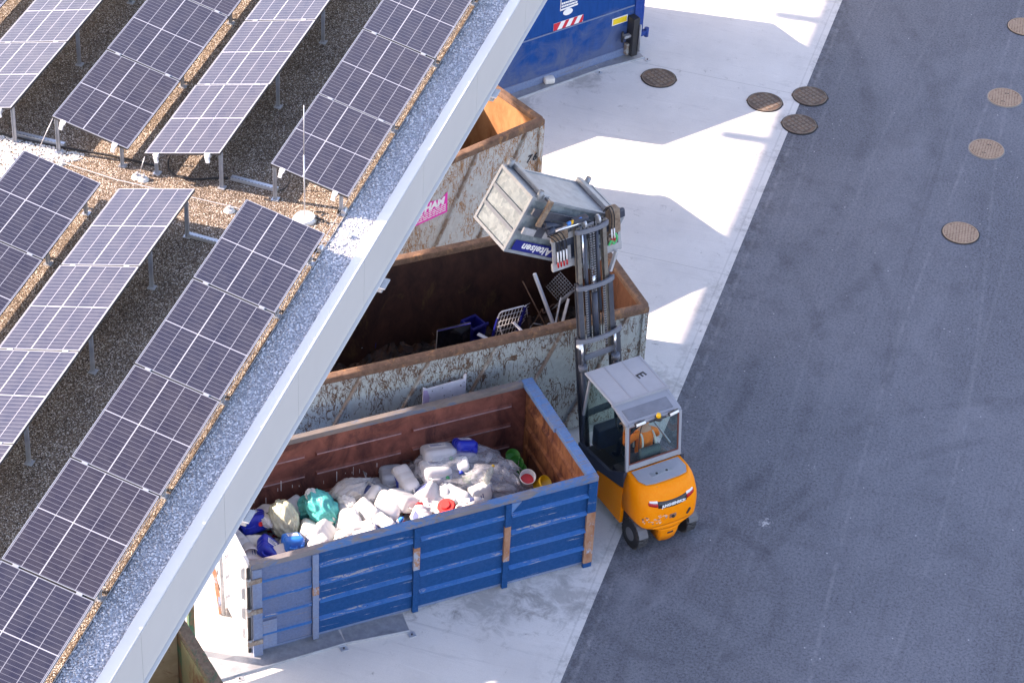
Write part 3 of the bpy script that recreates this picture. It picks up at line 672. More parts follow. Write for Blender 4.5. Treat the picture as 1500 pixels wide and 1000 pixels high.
# top rail
b = MB(); b.box((-.0, -.035, BH - .10), (BL + .03, th + .025, BH), 'railtop', .008); b.build('front_rail', parent=blue)
b = MB(); b.box((0, BW - th - .03, BH - .10), (BL - .16, BW + .025, BH - .001), 'railgrey', .008); b.build('back_rail', parent=blue)
b = MB(); b.box((BL - .13, th + .027, BH - .09), (BL + .035, 1.28, BH + .004), 'bluerail', .008); b.box((BL - .16, 1.281, BH - .09), (BL + .035, BW + .02, BH + .006), 'bluerail', .008); b.build('right_rail', parent=blue)
for i, x in enumerate(posts):
    b = MB(); wd = .10 if i not in (0, 4) else .15
    top = 'bluewash' if i < 2 else 'bluepaint'
    b.box((x - wd / 2, -.055, .0 if i in (0, 4) else .03), (x + wd / 2, .0, BH - .10), top, .005)
    if i in (1, 2, 3, 4): z1 = (0, 1.15, 1.42, 1.36, 1.2)[i]; z0_ = (0, .98, .95, .62, .1)[i]; b.box((x - wd / 2 - .003, -.058, z0_), (x + wd / 2 + .003, -.01, z1), 'rustblue', .004)
    if i == 3: b.prism([(x + .05, -.05, BH - .10), (x + .22, -.05, BH - .10), (x + .05, -.05, BH - .30)], (0, .03, 0), 'bluerail')
    b.build('post', parent=blue)
b = MB(); b.box((.17, -.045, .12), (.40, 0, .70), 'bluewash', .006); b.build('corner_plate', parent=blue)
b = MB(); b.box((-.0, -.04, 0), (BL, .06, .1), 'bluewash'); b.xf(Matrix.Translation((0, .09, 0))); b.build('sill', parent=blue)
# left door with frame and hinges
d = MB(); d.box((-.03, .03, zb), (.02, BW - .03, BH - .02), 'whitedoor')
for z in (.30, .72, 1.14, 1.56): swage(d, .2, BW - .2, -.03, z, -1, 'whitedoor', .26, .045, 'y')
door = d.build('door', parent=blue, label='pale sunlit panelled door')
b = MB(); b.cyl((-.045, -.03, .12), (-.045, -.03, BH - .05), .028, 'black', 10); b.build('hinge_bar', parent=door)
for z in (.32, .98, 1.62):
    b = MB(); b.box((-.085, -.085, z - .045), (.16, -.058, z + .045), 'rib', .006); b.cyl((-.05, -.045, z - .07), (-.05, -.045, z + .07), .04, 'steel_dull', 10); b.build('hinge', parent=door)
b = MB(); b.cyl((-.10, BW - .22, .1), (-.10, BW - .22, BH - .1), .022, 'steel_dull', 8); b.box((-.13, BW - .30, 1.0), (-.06, BW - .14, 1.08), 'rustedge', .005); b.build('locking_bar', parent=door)

# ---- generic rusty open container
def scrap_container(name, label, rf, yaw, L, W_, H, outer, inner_b, inner_e, ribs, rim, group=None):
    t_ = thing(name, label, 'container', origin(rf, yaw, L), yaw)
    th = .06
    b = MB(); b.box((0, 0, .12), (L, th, H - .12), outer)
    b.build('front_wall', parent=t_)
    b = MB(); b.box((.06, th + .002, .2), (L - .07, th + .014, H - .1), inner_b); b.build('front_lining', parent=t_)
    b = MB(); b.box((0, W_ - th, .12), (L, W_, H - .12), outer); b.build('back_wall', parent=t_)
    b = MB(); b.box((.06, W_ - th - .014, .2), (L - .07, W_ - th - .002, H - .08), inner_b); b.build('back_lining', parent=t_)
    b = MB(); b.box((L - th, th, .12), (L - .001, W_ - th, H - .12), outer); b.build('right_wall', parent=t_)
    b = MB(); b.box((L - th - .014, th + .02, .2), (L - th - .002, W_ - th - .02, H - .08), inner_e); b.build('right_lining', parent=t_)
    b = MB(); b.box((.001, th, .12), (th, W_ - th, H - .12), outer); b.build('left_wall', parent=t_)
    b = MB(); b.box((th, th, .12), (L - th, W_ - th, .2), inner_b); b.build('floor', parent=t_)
    b = MB(); r_ = .065
    for p, q in (((-.02, .02, 0), (L + .02, .02, 0)), ((-.02, W_ - .02, 0), (L + .02, W_ - .02, 0))):
        b.box((p[0], p[1] - .075, H - .13), (q[0], q[1] + .075, H), rim, .03)
    for x in (.02, L - .02): b.box((x - .07, .04, H - .125), (x + .07, W_ - .04, H - .003), rim, .03)
    b.build('rim', parent=t_)
    for k, (xt, dx) in enumerate(ribs):
        b = MB(); b.bar((xt, -.02, H - .14), (xt + dx * (H - .24), -.02, .1), .04, .075, 'rib', .008, (0, 1, 0)); b.build('brace', parent=t_)
    b = MB(); b.box((L - .09, -.05, 0.0), (L + .012, -.001, H - .13), outer, .005); b.build('corner_post', parent=t_)
    b = MB(); b.box((0, .1, 0), (L, .22, .119), 'steel_dull'); b.box((0, W_ - .22, 0), (L, W_ - .1, .119), 'steel_dull'); b.build('skids', parent=t_)
    return t_
MR = (-.545, 35.10)
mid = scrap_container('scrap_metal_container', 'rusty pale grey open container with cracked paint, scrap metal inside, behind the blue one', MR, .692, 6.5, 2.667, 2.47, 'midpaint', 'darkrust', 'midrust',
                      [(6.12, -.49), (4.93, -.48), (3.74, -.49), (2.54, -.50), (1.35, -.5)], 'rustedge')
RR = (-3.82, 39.86)
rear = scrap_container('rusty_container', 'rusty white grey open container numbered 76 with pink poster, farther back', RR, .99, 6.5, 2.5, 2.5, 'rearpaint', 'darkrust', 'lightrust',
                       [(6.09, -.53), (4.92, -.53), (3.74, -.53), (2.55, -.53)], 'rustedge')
MT['ink'] = plain('black marking paint', (.02, .02, .025), .6)
text_obj('number', '76', .21, 'ink', rear, frame((6.27, -.008, 1.70), (1, 0, -.05), (0, 0, 1)), .3, .002, .006, 1.35)
MT['pink'] = plain('pink poster', (.85, .03, .40), .5, 0, .04)
pp = MB(); pp.prism([(3.30, -.004, 1.30), (4.28, -.004, 1.32), (4.27, -.004, 1.77), (4.12, -.004, 1.66), (3.80, -.004, 1.73), (3.30, -.004, 1.64)], (0, -.006, 0), 'pink'); poster = pp.build('poster', parent=rear)
text_obj('poster_lettering', "AP'HAM", .21, 'white', poster, frame((3.82, -.0115, 1.595), (1, 0, .03), (0, 0, 1)), .2, .001, .012)
for i in range(4):
    b = MB(); z = 1.475 - i * .043; xx = 3.36 + i * .015
    while xx < 4.2:
        l = random.uniform(.05, .13); b.box((xx, -.0128, z + (xx - 3.4) * .03), (min(xx + l, 4.24), -.0112, z + .020 + (xx - 3.4) * .03), 'white'); xx += l + .018
    b.build('small_print', parent=poster)

# ---- closed far blue container
MT['deepblue'] = paint('deep blue paint', (.006, .05, .26), (.17, .20, .28), .35, .42, 2.2, (.16, .18, .24), .32)
t = NT('deep blue paint dusty below'); t.set(.5, 0, .12)
sep = t.n('ShaderNodeSeparateXYZ'); t.lk(t.co(), sep.inputs[0])
n1 = t.noise(1.4, 6, .7, t.co((1, 1, 1.2)), .8)
mm = t.mr(t.mth('ADD', t.mth('MULTIPLY', sep.outputs[2], -.33), n1), .14, .42); n2 = t.noise(8, 5, .7, t.co((1, 1, .2)))
x = t.mix(t.mr(n2, .3, .7), (.001, .048, .20), (.004, .068, .27)); x = t.mix(t.mth('MULTIPLY', mm, .6), x, (.14, .16, .22)); x = t.mix(t.mr(n1, .62, .72, 0, .4), x, (.07, .16, .40))
t.base(x); MT['deepblue2'] = t.m
FYAW = .905; FL_, FW_, FH_ = 6.6, 2.45, 2.6
FO = origin((-3.77, 46.54), FYAW, FL_)
far = thing('closed_container', 'closed deep blue waste press container with warning stripes and yellow sticker, top of picture', 'container', FO, FYAW)
b = MB(); b.box((2.0, 0, .05), (FL_ + .02, FW_, FH_), 'deepblue2'); b.build('body', parent=far)
b = MB(); b.box((0, .03, .05), (2.0, FW_ - .03, 1.85), 'deepblue2'); b.build('press_housing', parent=far)
b = MB(); b.box((.3, -.02, 1.14), (FL_ , -.001, 1.165), 'bluewash'); b.build('weld_ridge', parent=far)
b = MB(); b.box((.2, -.02, .0), (FL_ , .1, .18), 'bluewash'); b.build('skid', parent=far)
b = MB(); b.box((FL_ + .022, -.03, .22), (FL_ + .19, FW_ + .03, FH_ + .02), 'deepblue', .01); b.build('end_frame', parent=far)
b = MB(); b.box((FL_ + .193, .04, .3), (FL_ + .32, FW_ - .04, FH_ - .05), 'deepblue', .01); dr = b.build('door', parent=far)
for z in (.42, 1.72):
    b = MB(); b.cyl((FL_ + .35, -.05, z - .1), (FL_ + .35, -.05, z + .1), .05, 'deepblue', 10); b.box((FL_ + .17, -.08, z - .05), (FL_ + .36, .02, z + .05), 'deepblue', .01); b.build('hinge', parent=dr)
b = MB(); b.cyl((FL_ + .35, .25, .25), (FL_ + .35, .25, 2.4), .03, 'deepblue', 8); b.build('locking_bar', parent=dr)
b = MB()
b.box((FL_ + .42 - .56, -.22, .05), (FL_ + .42 - .40, -.0, .95), 'blackplastic', .015); b.box((FL_ + .42 - .72, -.16, .50), (FL_ + .42 - .5, -.06, .56), 'steel_dull', .01); b.cyl((FL_ + .42 - .75, -.11, .42), (FL_ + .42 - .75, -.11, .66), .028, 'blackplastic', 8)
b.box((FL_ + .42 - .62, -.12, .05), (FL_ + .42 - .40, -.02, .32), 'rib', .01); b.cyl((FL_ + .42 - .40, -.25, .15), (FL_ + .42 - .40, -.25, .8), .022, 'steel_dull', 8)
b.build('locking_hook', parent=far)
MT['red'] = plain('red reflective', (.62, .02, .04), .4, 0, .05); MT['yellow'] = plain('yellow reflective', (.85, .58, .02), .45, 0, .05)
st = MB(); st.box((4.54, -.008, 1.175), (5.28, -.003, 1.345), 'white'); sign = st.build('warning_stripes', parent=far)
for i in range(4):
    x0 = 4.54 + i * .21
    P = [(x0, 0, 1.177), (x0 + .09, 0, 1.177), (x0 + .18, 0, 1.343), (x0 + .09, 0, 1.343)]
    if i == 0: P = [(4.54, 0, 1.177), (4.63, 0, 1.177), (4.72, 0, 1.343), (4.54, 0, 1.343)]
    if i == 3: P = [(x0, 0, 1.177), (x0 + .09, 0, 1.177), (5.28, 0, 1.235), (5.28, 0, 1.343), (x0 + .09, 0, 1.343)]
    b = MB(); b.prism([(p[0], -.0125, p[2]) for p in P], (0, .004, 0), 'red'); b.build('red_stripe', parent=sign)
b = MB(); b.box((6.05, -.012, .82), (6.44, -.003, .985), 'white'); ys_ = b.build('sticker', parent=far); b = MB(); b.box((6.07, -.017, .838), (6.42, -.0125, .968), 'yellow'); b.build('yellow_field', parent=ys_)
b = MB()
el_ = [(4.88 + .12 * math.cos(a_ * math.pi / 12), -.003, 1.53 + .075 * math.sin(a_ * math.pi / 12)) for a_ in range(24)]; b.prism(el_, (0, -.007, 0), 'white'); b.build('oval_sticker', parent=far)
b = MB(); x0, x1, z0_, z1 = 4.68, 5.12, 1.60, 2.10
for A, B_ in (((x0, z0_), (x0 + .012, z1)), ((x1 - .012, z0_ + .22), (x1, z1)), ((x0, z1), (x1, z1 + .012))): b.box((A[0], -.010, A[1]), (B_[0], -.003, B_[1]), 'white')
b.prism([(x0, -.004, z0_), (x1, -.004, z0_ + .02), (x1, -.004, z0_ + .06), (x0, -.004, z0_ + .04)], (0, -.006, 0), 'white')
for i, zz in enumerate((z0_ + .075, z0_ + .145)):
    xx = x0 + .03
    while xx < x1 - .05: l = random.uniform(.02, .05); b.box((xx, -.010, zz), (xx + l, -.003, zz + .042), 'white'); xx += l + .010
lg = b.build('logo_sticker', parent=far)
arc = [(4.90 + .13 * math.cos(R(a_)), -.008, 1.97 + .12 * math.sin(R(a_))) for a_ in range(-190, 20, 15)]
b = MB(); b.tube(arc, .020, 'white'); b.bar((4.76, -.008, 1.96), (5.04, -.008, 1.82), .012, .045, 'white'); b.build('emblem', parent=lg)
# steel ground rails beside the containers
def rail(P, label, ins=.30):
    """thin steel floor plate with a low angle along its outer edge"""
    o = Vector((P[0][0], P[0][1], .004)); t_ = thing('guide_rail', label, 'steel rail', o, 0, 'steel guide rails on the concrete')
    Q = [Vector((p[0], p[1], 0)) - Vector((o.x, o.y, 0)) for p in P]
    for a, c in zip(Q[:-1], Q[1:]):
        b = MB(); b.bar(a + Vector((0, 0, .022)), c + Vector((0, 0, .022)), .012, .044, 'steel', .002); d = (c - a).normalized(); n_ = Vector((-d.y, d.x, 0))
        b.prism([a + n_ * .008, c + n_ * .008, c + n_ * ins, a + n_ * ins], (0, 0, .006), 'steel_dull'); b.build('angle', parent=t_)
    k = [Q[0].lerp(Q[1], s_) for s_ in (.25, .97)] + [Q[-1]]
    for q in k:
        d = (Q[1] - Q[0]).normalized(); n_ = Vector((-d.y, d.x, 0)); b = MB(); b.bar(q - n_ * .07 - d * .06 + Vector((0, 0, .006)), q - n_ * .07 + d * .06 + Vector((0, 0, .006)), .12, .010, 'steel', .002); b.cyl(q - n_ * .08, q - n_ * .08 + Vector((0, 0, .03)), .014, 'blackplastic', 8); b.build('bolt_plate', parent=t_)
rail([(-5.2, 26.55), (-3.41, 28.16), (-2.56, 28.76)], 'bent steel rail on the concrete along the foot of the open blue container', .42)
rail([(-6.1, 43.1), (-4.17, 45.67), (-3.42, 46.44)], 'bent steel rail on the concrete along the closed far blue container', .42)
b = MB(); b.box((-.11, -.08, 0), (.11, .08, .14), 'stone_w', .04); o = b.build('chock_block'); o.location = (-5.03, 44.80, .012); o.rotation_euler = (0, 0, .6); tag(o, 'small pale stone block against the foot of the closed blue container', 'block')
# white board leaning between the containers
MT['violet'] = plain('violet stain', (.50, .38, .58), .6)
t_ = thing('white_board', 'stained white board standing between the open blue and the rusty grey container', 'board', (0, 0, 0), .692)
mo = origin(MR, .692, 6.5); ux, uy = math.cos(.692), math.sin(.692)
t_.location = (mo[0] + ux * 2.38 + uy * .16, mo[1] + uy * 2.38 - ux * .16, .004)
b = MB(); b.prism([(0, 0, 0), (.78, 0, 0), (.78, 0, 2.0), (.74, 0, 1.98), (.735, 0, 1.90), (.10, 0, 1.86), (.02, 0, 1.90)], (0, .03, 0), 'sheetwhite')
random.seed(2)
for k in range(14): px_, pz_ = random.uniform(.12, .74), random.uniform(1.5, 1.85); q_ = random.uniform(.006, .018); b.box((px_, -.003, pz_), (px_ + q_, .0, pz_ + q_ * 1.3), 'ink')
b.build('panel', parent=t_)
b = MB(); b.prism([(.0, -.003, 0), (.10, -.003, .0), (.13, -.003, 1.70), (.09, -.003, 1.84), (.02, -.003, 1.86)], (0, .002, 0), 'violet'); b.build('stain', parent=t_)

# ---- green rusting container at the lower border
GY = .79; GL, GW, GH = 6.0, 2.5, 1.6
grb = Vector((-5.42, 26.32)) ; gn = Vector((-math.sin(GY), math.cos(GY))); grf = grb - gn * GW
grn = thing('green_container', 'green open container rusting to brown, tan inside, cut by the lower border', 'container', origin(grf, GY, GL), GY)
b = MB(); b.box((0, 0, .1), (GL, .06, GH - .1), 'green'); b.build('front_wall', parent=grn)
b = MB(); b.box((0, GW - .06, .1), (GL, GW, GH - .1), 'green'); b.build('back_wall', parent=grn)
b = MB(); b.box((.07, GW - .075, .2), (GL - .07, GW - .062, GH - .08), 'tan'); b.box((4.2, GW - .13, .95), (5.2, GW - .076, 1.05), 'darkrust', .01); b.box((4.6, GW - .12, .55), (5.3, GW - .076, .62), 'darkrust', .01); b.build('back_lining', parent=grn)
b = MB(); b.box((GL - .06, .06, .1), (GL, GW - .06, GH - .1), 'green')
b.box((GL - .10, .3, .3), (GL - .061, GW - .3, GH - .15), 'tanolive', .02); b.build('right_wall', parent=grn)
b = MB(); b.box((0, .06, .1), (.06, GW - .06, GH - .1), 'green'); b.build('left_wall', parent=grn)
b = MB(); b.box((.06, .06, .1), (GL - .06, GW - .06, .16), 'tan'); b.build('floor', parent=grn)
b = MB()
for y_ in (.02, GW - .02): b.box((-.02, y_ - .07, GH - .12), (GL + .02, y_ + .07, GH), 'tanrim', .02)
for x_ in (.02, GL - .0): b.box((x_ - .10, .04, GH - .12), (x_ + .08, GW - .04, GH - .003), 'tanrim', .02)
b.build('rim', parent=grn)
b = MB(); b.cyl((GL - .12, GW - .16, GH + .02), (GL + .10, GW - .02, GH + .06), .03, 'rib', 8); b.box((GL - .25, GW - .1, GH), (GL - .12, GW + .06, GH + .05), 'rib', .008); b.build('hook_eye', parent=grn)
# second green tilting frame behind it
gf = thing('steel_post', 'green steel post with brace standing between the green and the blue container', 'steel post', (-5.62, 27.20, .006), GY)
b = MB(); b.box((-.05, -.05, 0), (.05, .05, 1.30), 'green', .008); b.build('post', parent=gf)
b = MB(); b.box((-.9, -.03, .95), (-.06, .03, 1.25), 'green', .01); b.build('plate', parent=gf)
b = MB(); b.cyl((-.08, -.09, 1.1), (-.08, .09, 1.16), .045, 'rib', 8); b.box((-.06, -.06, 1.30), (.06, .06, 1.34), 'blackplastic', .01); b.build('cap', parent=gf)
# rusty bars leaning behind the blue container's door
tl = thing('tow_bar', 'rusty red and dark steel bars leaning beside the pale door of the blue container', 'steel bars', (-6.0, 28.6, .006), 0)
b = MB(); b.bar((.50, -.50, .02), (-.10, .45, .9), .06, .05, 'rustblue', .006); b.build('brace', parent=tl)
b = MB(); b.cyl((.54, -.48, .02), (.50, -.46, 1.5), .035, 'steel_dull', 10); b.build('upright', parent=tl)
b = MB(); b.bar((.46, -.40, .1), (-.2, .5, .6), .04, .12, 'bluewash', .006); b.build('side_plate', parent=tl)
# ================================================================ FORKLIFT
MT['orange'] = paint('orange truck paint', (1.16, .265, .0), (.30, .13, .06), .12, .38, 5, (.70, .26, .02), .12, (3, 3, 3))
MT['truckgrey'] = plain('grey truck paint', (.30, .31, .345), .42, 0, .06, 3)
MT['truckdark'] = plain('dark blue grey truck paint', (.035, .045, .07), .45)
MT['mast'] = plain('mast steel', (.085, .09, .11), .4, .35, .18, 9)
MT['mastlight'] = plain('worn mast rail', (.20, .18, .155), .5, .2, .25, 12)
MT['chrome'] = plain('chrome piston', (.7, .72, .75), .15, .9, .05)
MT['scratch'] = plain('scuffed metal', (.55, .50, .45), .7)
MT['redlamp'] = plain('red lamp', (.50, .01, .015), .3, 0, .05)
MT['lampwhite'] = plain('white lamp', (.85, .85, .85), .25, 0, .03)
MT['amber'] = plain('amber beacon', (.95, .50, .01), .3, 0, .05)
MT['greenpaint'] = plain('green hose clips', (.03, .45, .15), .5)
MT['tyre'] = plain('tyre tread', (.045, .045, .05), .8, 0, .2, 20)
MT['roofgrey'] = plain('light grey roof panel', (.34, .355, .39), .45, 0, .05, 5)
MT['guard'] = plain('dark grey guard', (.11, .115, .13), .55)
MT['visor'] = plain('grey visor slot', (.17, .18, .21), .4)
MT['sealbrown'] = plain('red brown seal', (.16, .045, .03), .5)
MT['seatgrey'] = plain('dark teal seat', (.05, .09, .10), .7)
MT['mastcross'] = plain('grey cast crossbar', (.17, .185, .22), .45, .1, .08)
MT['chain'] = plain('chain links', (.30, .31, .34), .4, .5)
MT['carr'] = plain('carriage steel', (.42, .42, .43), .5, .2, .2, 9)
MT['brownsteel'] = rust('brown greased steel', (.16, .10, .07), (.33, .25, .18), None, .5, 9)
MT['bluehose'] = plain('blue fitting', (.03, .2, .6), .4)
MT['zinc'] = plain('galvanised sheet', (.31, .335, .36), .5, .25, .2, 4, .1)
MT['steel_rib'] = plain('blue grey steel rib', (.20, .23, .27), .5, .2, .12, 6)
MT['plateblue'] = plain('dark blue plate', (.012, .02, .20), .4, 0, .04)
MT['hivis'] = plain('orange high visibility cloth', (1.0, .20, .015), .7, 0, .15, 12); MT['skin'] = plain('skin', (.55, .30, .22), .55); MT['trouser'] = plain('dark trousers', (.03, .035, .05), .8)
MT['cap'] = plain('orange cap', (.95, .33, .03), .7)
MT['reflect'] = plain('grey reflective tape', (.6, .62, .6), .4)
t = NT('cab glass'); t.b.inputs['Roughness'].default_value = .02
tr_ = t.n('ShaderNodeBsdfTransparent'); tr_.inputs[0].default_value = (.88, .93, .91, 1); gl = t.n('ShaderNodeBsdfGlossy'); gl.inputs['Roughness'].default_value = .03
mx = t.n('ShaderNodeMixShader'); mx.inputs[0].default_value = .045; t.lk(tr_.outputs[0], mx.inputs[1]); t.lk(gl.outputs[0], mx.inputs[2])
t.lk(mx.outputs[0], t.t.nodes['Material Output'].inputs[0]); MT['glass'] = t.m
TY = R(46); TO = (.72, 32.14, .004)
fl = thing('forklift', 'orange electric forklift with grey cab and tall raised mast, beside the open blue container', 'forklift', TO, TY)
# counterweight: rings of one outline, lofted upwards
def yrear(z):  # rear face position over height
    pts = [(.16, -.06), (.45, -.11), (.62, -.13), (.80, -.13), (.98, -.11), (1.12, -.05), (1.22, .02), (1.30, .07)]
    for (a, b_), (c, d) in zip(pts[:-1], pts[1:]):
        if a <= z <= c: return b_ + (d - b_) * (z - a) / (c - a)
    return pts[0][1] if z < pts[0][0] else pts[-1][1]
def face_pt(x, z, off):
    hw = .575; y0 = yrear(z); rc = .30; ax = abs(x)
    if ax < hw - rc: return Vector((x, y0 - .02 * (1 - (x / (hw - rc)) ** 2) - off, z))
    u_ = min((ax - hw + rc) / rc, .999); c_ = u_ ** 1.25; s_ = math.sqrt(max(0, 1 - c_ * c_)) ** .9
    return Vector((x, y0 + rc - rc * s_ - off, z))
def ring(hw, y0, yf, z, rc=.30, n=9):
    rc = min(rc, hw * .8); P = []
    P.append((hw, yf, z))
    for k in range(n):
        a = math.pi / 2 * k / (n - 1); P.append((hw - rc + rc * math.cos(a) ** .8 if math.cos(a) > 0 else hw - rc, y0 + rc - rc * math.sin(a) ** .9 if math.sin(a) > 0 else y0 + rc, z))
    for k in range(1, 6):
        x_ = (hw - rc) * (1 - k / 3); P.append((x_, y0 - .02 * (1 - (x_ / max(hw - rc, .01)) ** 2), z))
    for k in range(n - 1, -1, -1):
        a = math.pi / 2 * k / (n - 1); P.append((-(hw - rc + rc * (math.cos(a) ** .8 if math.cos(a) > 1e-6 else 0)), y0 + rc - rc * (math.sin(a) ** .9 if math.sin(a) > 1e-6 else 0), z))
    P.append((-hw, yf, z)); return P
b = MB()
b.loft([ring(.16, -.06, .30, .16, .05), ring(.18, -.10, .30, .30, .06), ring(.20, -.12, .30, .42, .08), ring(.24, -.125, .30, .47, .08)], 'orange')
b.loft([ring(.24, -.125, .30, .471, .08), ring(.33, -.13, .30, .515, .12), ring(.52, -.13, .30, .575, .2)], 'orange')
b.loft([ring(.52, -.13, .55, .576, .2), ring(.572, -.135, .55, .62), ring(.58, -.135, .55, .70), ring(.585, -.13, .55, .84), ring(.58, -.11, .55, .98), ring(.57, -.05, .55, 1.12), ring(.55, .00, .55, 1.22), ring(.52, .05, .55, 1.29), ring(.50, .08, .55, 1.31)], 'orange')
cwt = b.build('counterweight', parent=fl)
b = MB()
for z, wx in ((.36, .05), (.50, .06)): b.box((-.05, -.135, z - .018), (.06, -.10, z + .018), 'blackplastic', .005)
b.box((-.06, -.165, .70), (.07, -.13, .79), 'rustblue', .02); b.cyl((.0, -.185, .745), (0, -.13, .745), .028, 'black', 12); b.build('tow_pin', parent=cwt)
b = MB()
random.seed(3)
for k in range(34): x_ = -.50 + random.random() * .40; z_ = .60 + random.random() * .13 + .06 * random.random() ** 2; c_ = face_pt(x_, z_ + .05, .0); l_ = random.uniform(.012, .045); b.box(c_ - Vector((l_, .004, random.uniform(.003, .009))), c_ + Vector((l_, .02, .005)), ('scratch', 'scratch', 'guard')[k % 3])
b.build('scuffs', parent=cwt)
b = MB(); b.box((.30, -.155, .66), (.33, -.10, .78), 'blackplastic', .01, Matrix.Rotation(R(30), 3, 'Y')); b.build('dent', parent=cwt)
# lamp strip bent round the rear face
def strip(x0, x1, zt, zbm, off, n=14):
    """closed curved plate between two edge curves"""
    A = []; 
    for k in range(n + 1):
        x = x0 + (x1 - x0) * k / n; zt_, zb_ = zt(x), zbm(x)
        A.append([face_pt(x, zb_, -.03), face_pt(x, zb_, off), face_pt(x, zt_, off), face_pt(x, zt_, -.03)])
    return A
zt = lambda x: 1.055 + .05 * abs(x / .42) ** 2; zb_ = lambda x: .945 + .055 * abs(x / .42) ** 2
b = MB(); b.loft(strip(-.27, .27, zt, zb_, .012), 'blackplastic'); ls = b.build('lamp_strip', parent=fl)
for s_ in (-1, 1):
    b = MB(); A = strip(.274 * s_, .43 * s_, lambda x: 1.02 + .065 * abs(x / .42) ** 2, lambda x: .955 + .085 * abs(x / .42) ** 2, .014, 6); b.loft(A, 'redlamp'); r_ = b.build('tail_lamp', parent=fl)
    b = MB(); A = strip(.274 * s_, .41 * s_, lambda x: 1.07 + .045 * abs(x / .42) ** 2, lambda x: 1.024 + .066 * abs(x / .42) ** 2, .014, 6); b.loft(A, 'lampwhite'); b.build('lens', parent=r_)
sl = (yrear(1.06) - yrear(.94)) / .12
text_obj('maker_name', 'JUNGHEINRICH', .062, 'white', ls, frame(face_pt(0, 1.0, .022), (1, 0, 0), (0, sl, 1)), .25, .006, .002, 1.0)
# deck
b = MB(); b.prism([(-.44, .50, 1.315), (-.45, .26, 1.315), (-.38, .13, 1.315), (-.22, .10, 1.315), (.22, .10, 1.315), (.38, .13, 1.315), (.45, .26, 1.315), (.44, .50, 1.315)], (0, 0, .018), 'truckgrey'); dk = b.build('battery_hood', parent=fl)
b = MB(); b.box((-.2, .24, 1.333), (.2, .34, 1.338), 'steel_dull', .002)
for x_ in (-.09, .1): b.cyl((x_, .29, 1.336), (x_, .29, 1.343), .022, 'blackplastic', 12)
b.build('hood_vent', parent=dk)
# chassis
for s_ in (-1, 1):
    b = MB(); q = .585 * s_; i_ = .50 * s_
    b.prism([(q, .50, .28), (q, 1.25, .28), (q, 1.32, .62), (q, 1.30, .78), (q, .50, 1.02)], (-.06 * s_, 0, 0), 'orange'); b.build('side_panel', parent=fl)
    b = MB(); b.prism([(q * .985, .50, 1.03), (q * .985, 1.32, .79), (q * .985, 1.95, .79), (q * .985, 1.95, .90), (q * .985, 1.0, 1.02), (q * .985, .52, 1.34)], (-.06 * s_, 0, 0), 'truckdark'); b.build('cab_step', parent=fl)
b = MB(); b.box((-.49, .60, .745), (.49, 1.9, .76), 'black'); b.box((-.50, .30, .22), (.50, 1.95, .74), 'truckdark', .02); b.box((-.45, -.0, .40), (.45, .3, .60), 'black', .02); b.build('chassis', parent=fl)
b = MB(); b.box((-.5, .45, .745), (.5, 1.0, 1.12), 'blackplastic', .03); b.build('seat_box', parent=fl)
def wheel(x, y, r, w_, name):
    b = MB(); n = 22
    b.cyl((x - w_ / 2, y, r), (x + w_ / 2, y, r), r - .018, 'black', 32)
    for k in range(n):
        a = 2 * math.pi * k / n
        for s_ in (-1, 1):
            a2 = a + (math.pi / n if s_ > 0 else 0)
            c = Vector((x + s_ * w_ * .23, y + math.cos(a2) * (r - .010), r + math.sin(a2) * (r - .010)))
            b.box(c - Vector((w_ * .24, .026, .012)), c + Vector((w_ * .24, .026, .012)), 'tyre', .004, Matrix.Rotation(a2 - math.pi / 2, 3, 'X') @ Matrix.Rotation(R(18 * s_), 3, 'Z'))
    t_ = b.build(name, parent=fl)
    b = MB(); sx = 1 if x > 0 else -1; b.cyl((x + sx * (w_ / 2 - .02), y, r), (x + sx * (w_ / 2 + .006), y, r), r * .45, 'guard', 20); b.build('rim', parent=t_)
for s_ in (-1, 1):
    wheel(.47 * s_, .20, .27, .19, 'wheel'); wheel(.45 * s_, 1.72, .33, .26, 'wheel')
    b = MB(); pts = [(.48 * s_, .20 + .305 * math.cos(a_), .285 + .30 * math.sin(a_)) for a_ in [R(v_) for v_ in range(75, 166, 15)]]
    for p, q in zip(pts[:-1], pts[1:]): b.bar(p, q, .17, .014, 'guard', .004, (0, q[1] - .2, q[2] - .3))
    b.build('mudguard', parent=fl)
# cab
def pillar(p, q, w_=.05, m='truckgrey', name='pillar'):
    b = MB(); b.bar(p, q, w_, w_, m, .008, (0, 1, 0)); return b.build(name, parent=fl)
for s_ in (-1, 1):
    pillar((.50 * s_, .56, 1.32), (.50 * s_, .66, 2.20)); pillar((.50 * s_, .66, 2.20), (.50 * s_, 1.12, 2.30), .05)
    pillar((.50 * s_, 1.95, .90), (.50 * s_, 1.98, 1.45), .05, 'truckdark'); pillar((.50 * s_, 1.98, 1.45), (.50 * s_, 1.86, 2.26), .045)
    pillar((.50 * s_, 1.10, 2.285), (.50 * s_, 1.90, 2.285), .045)
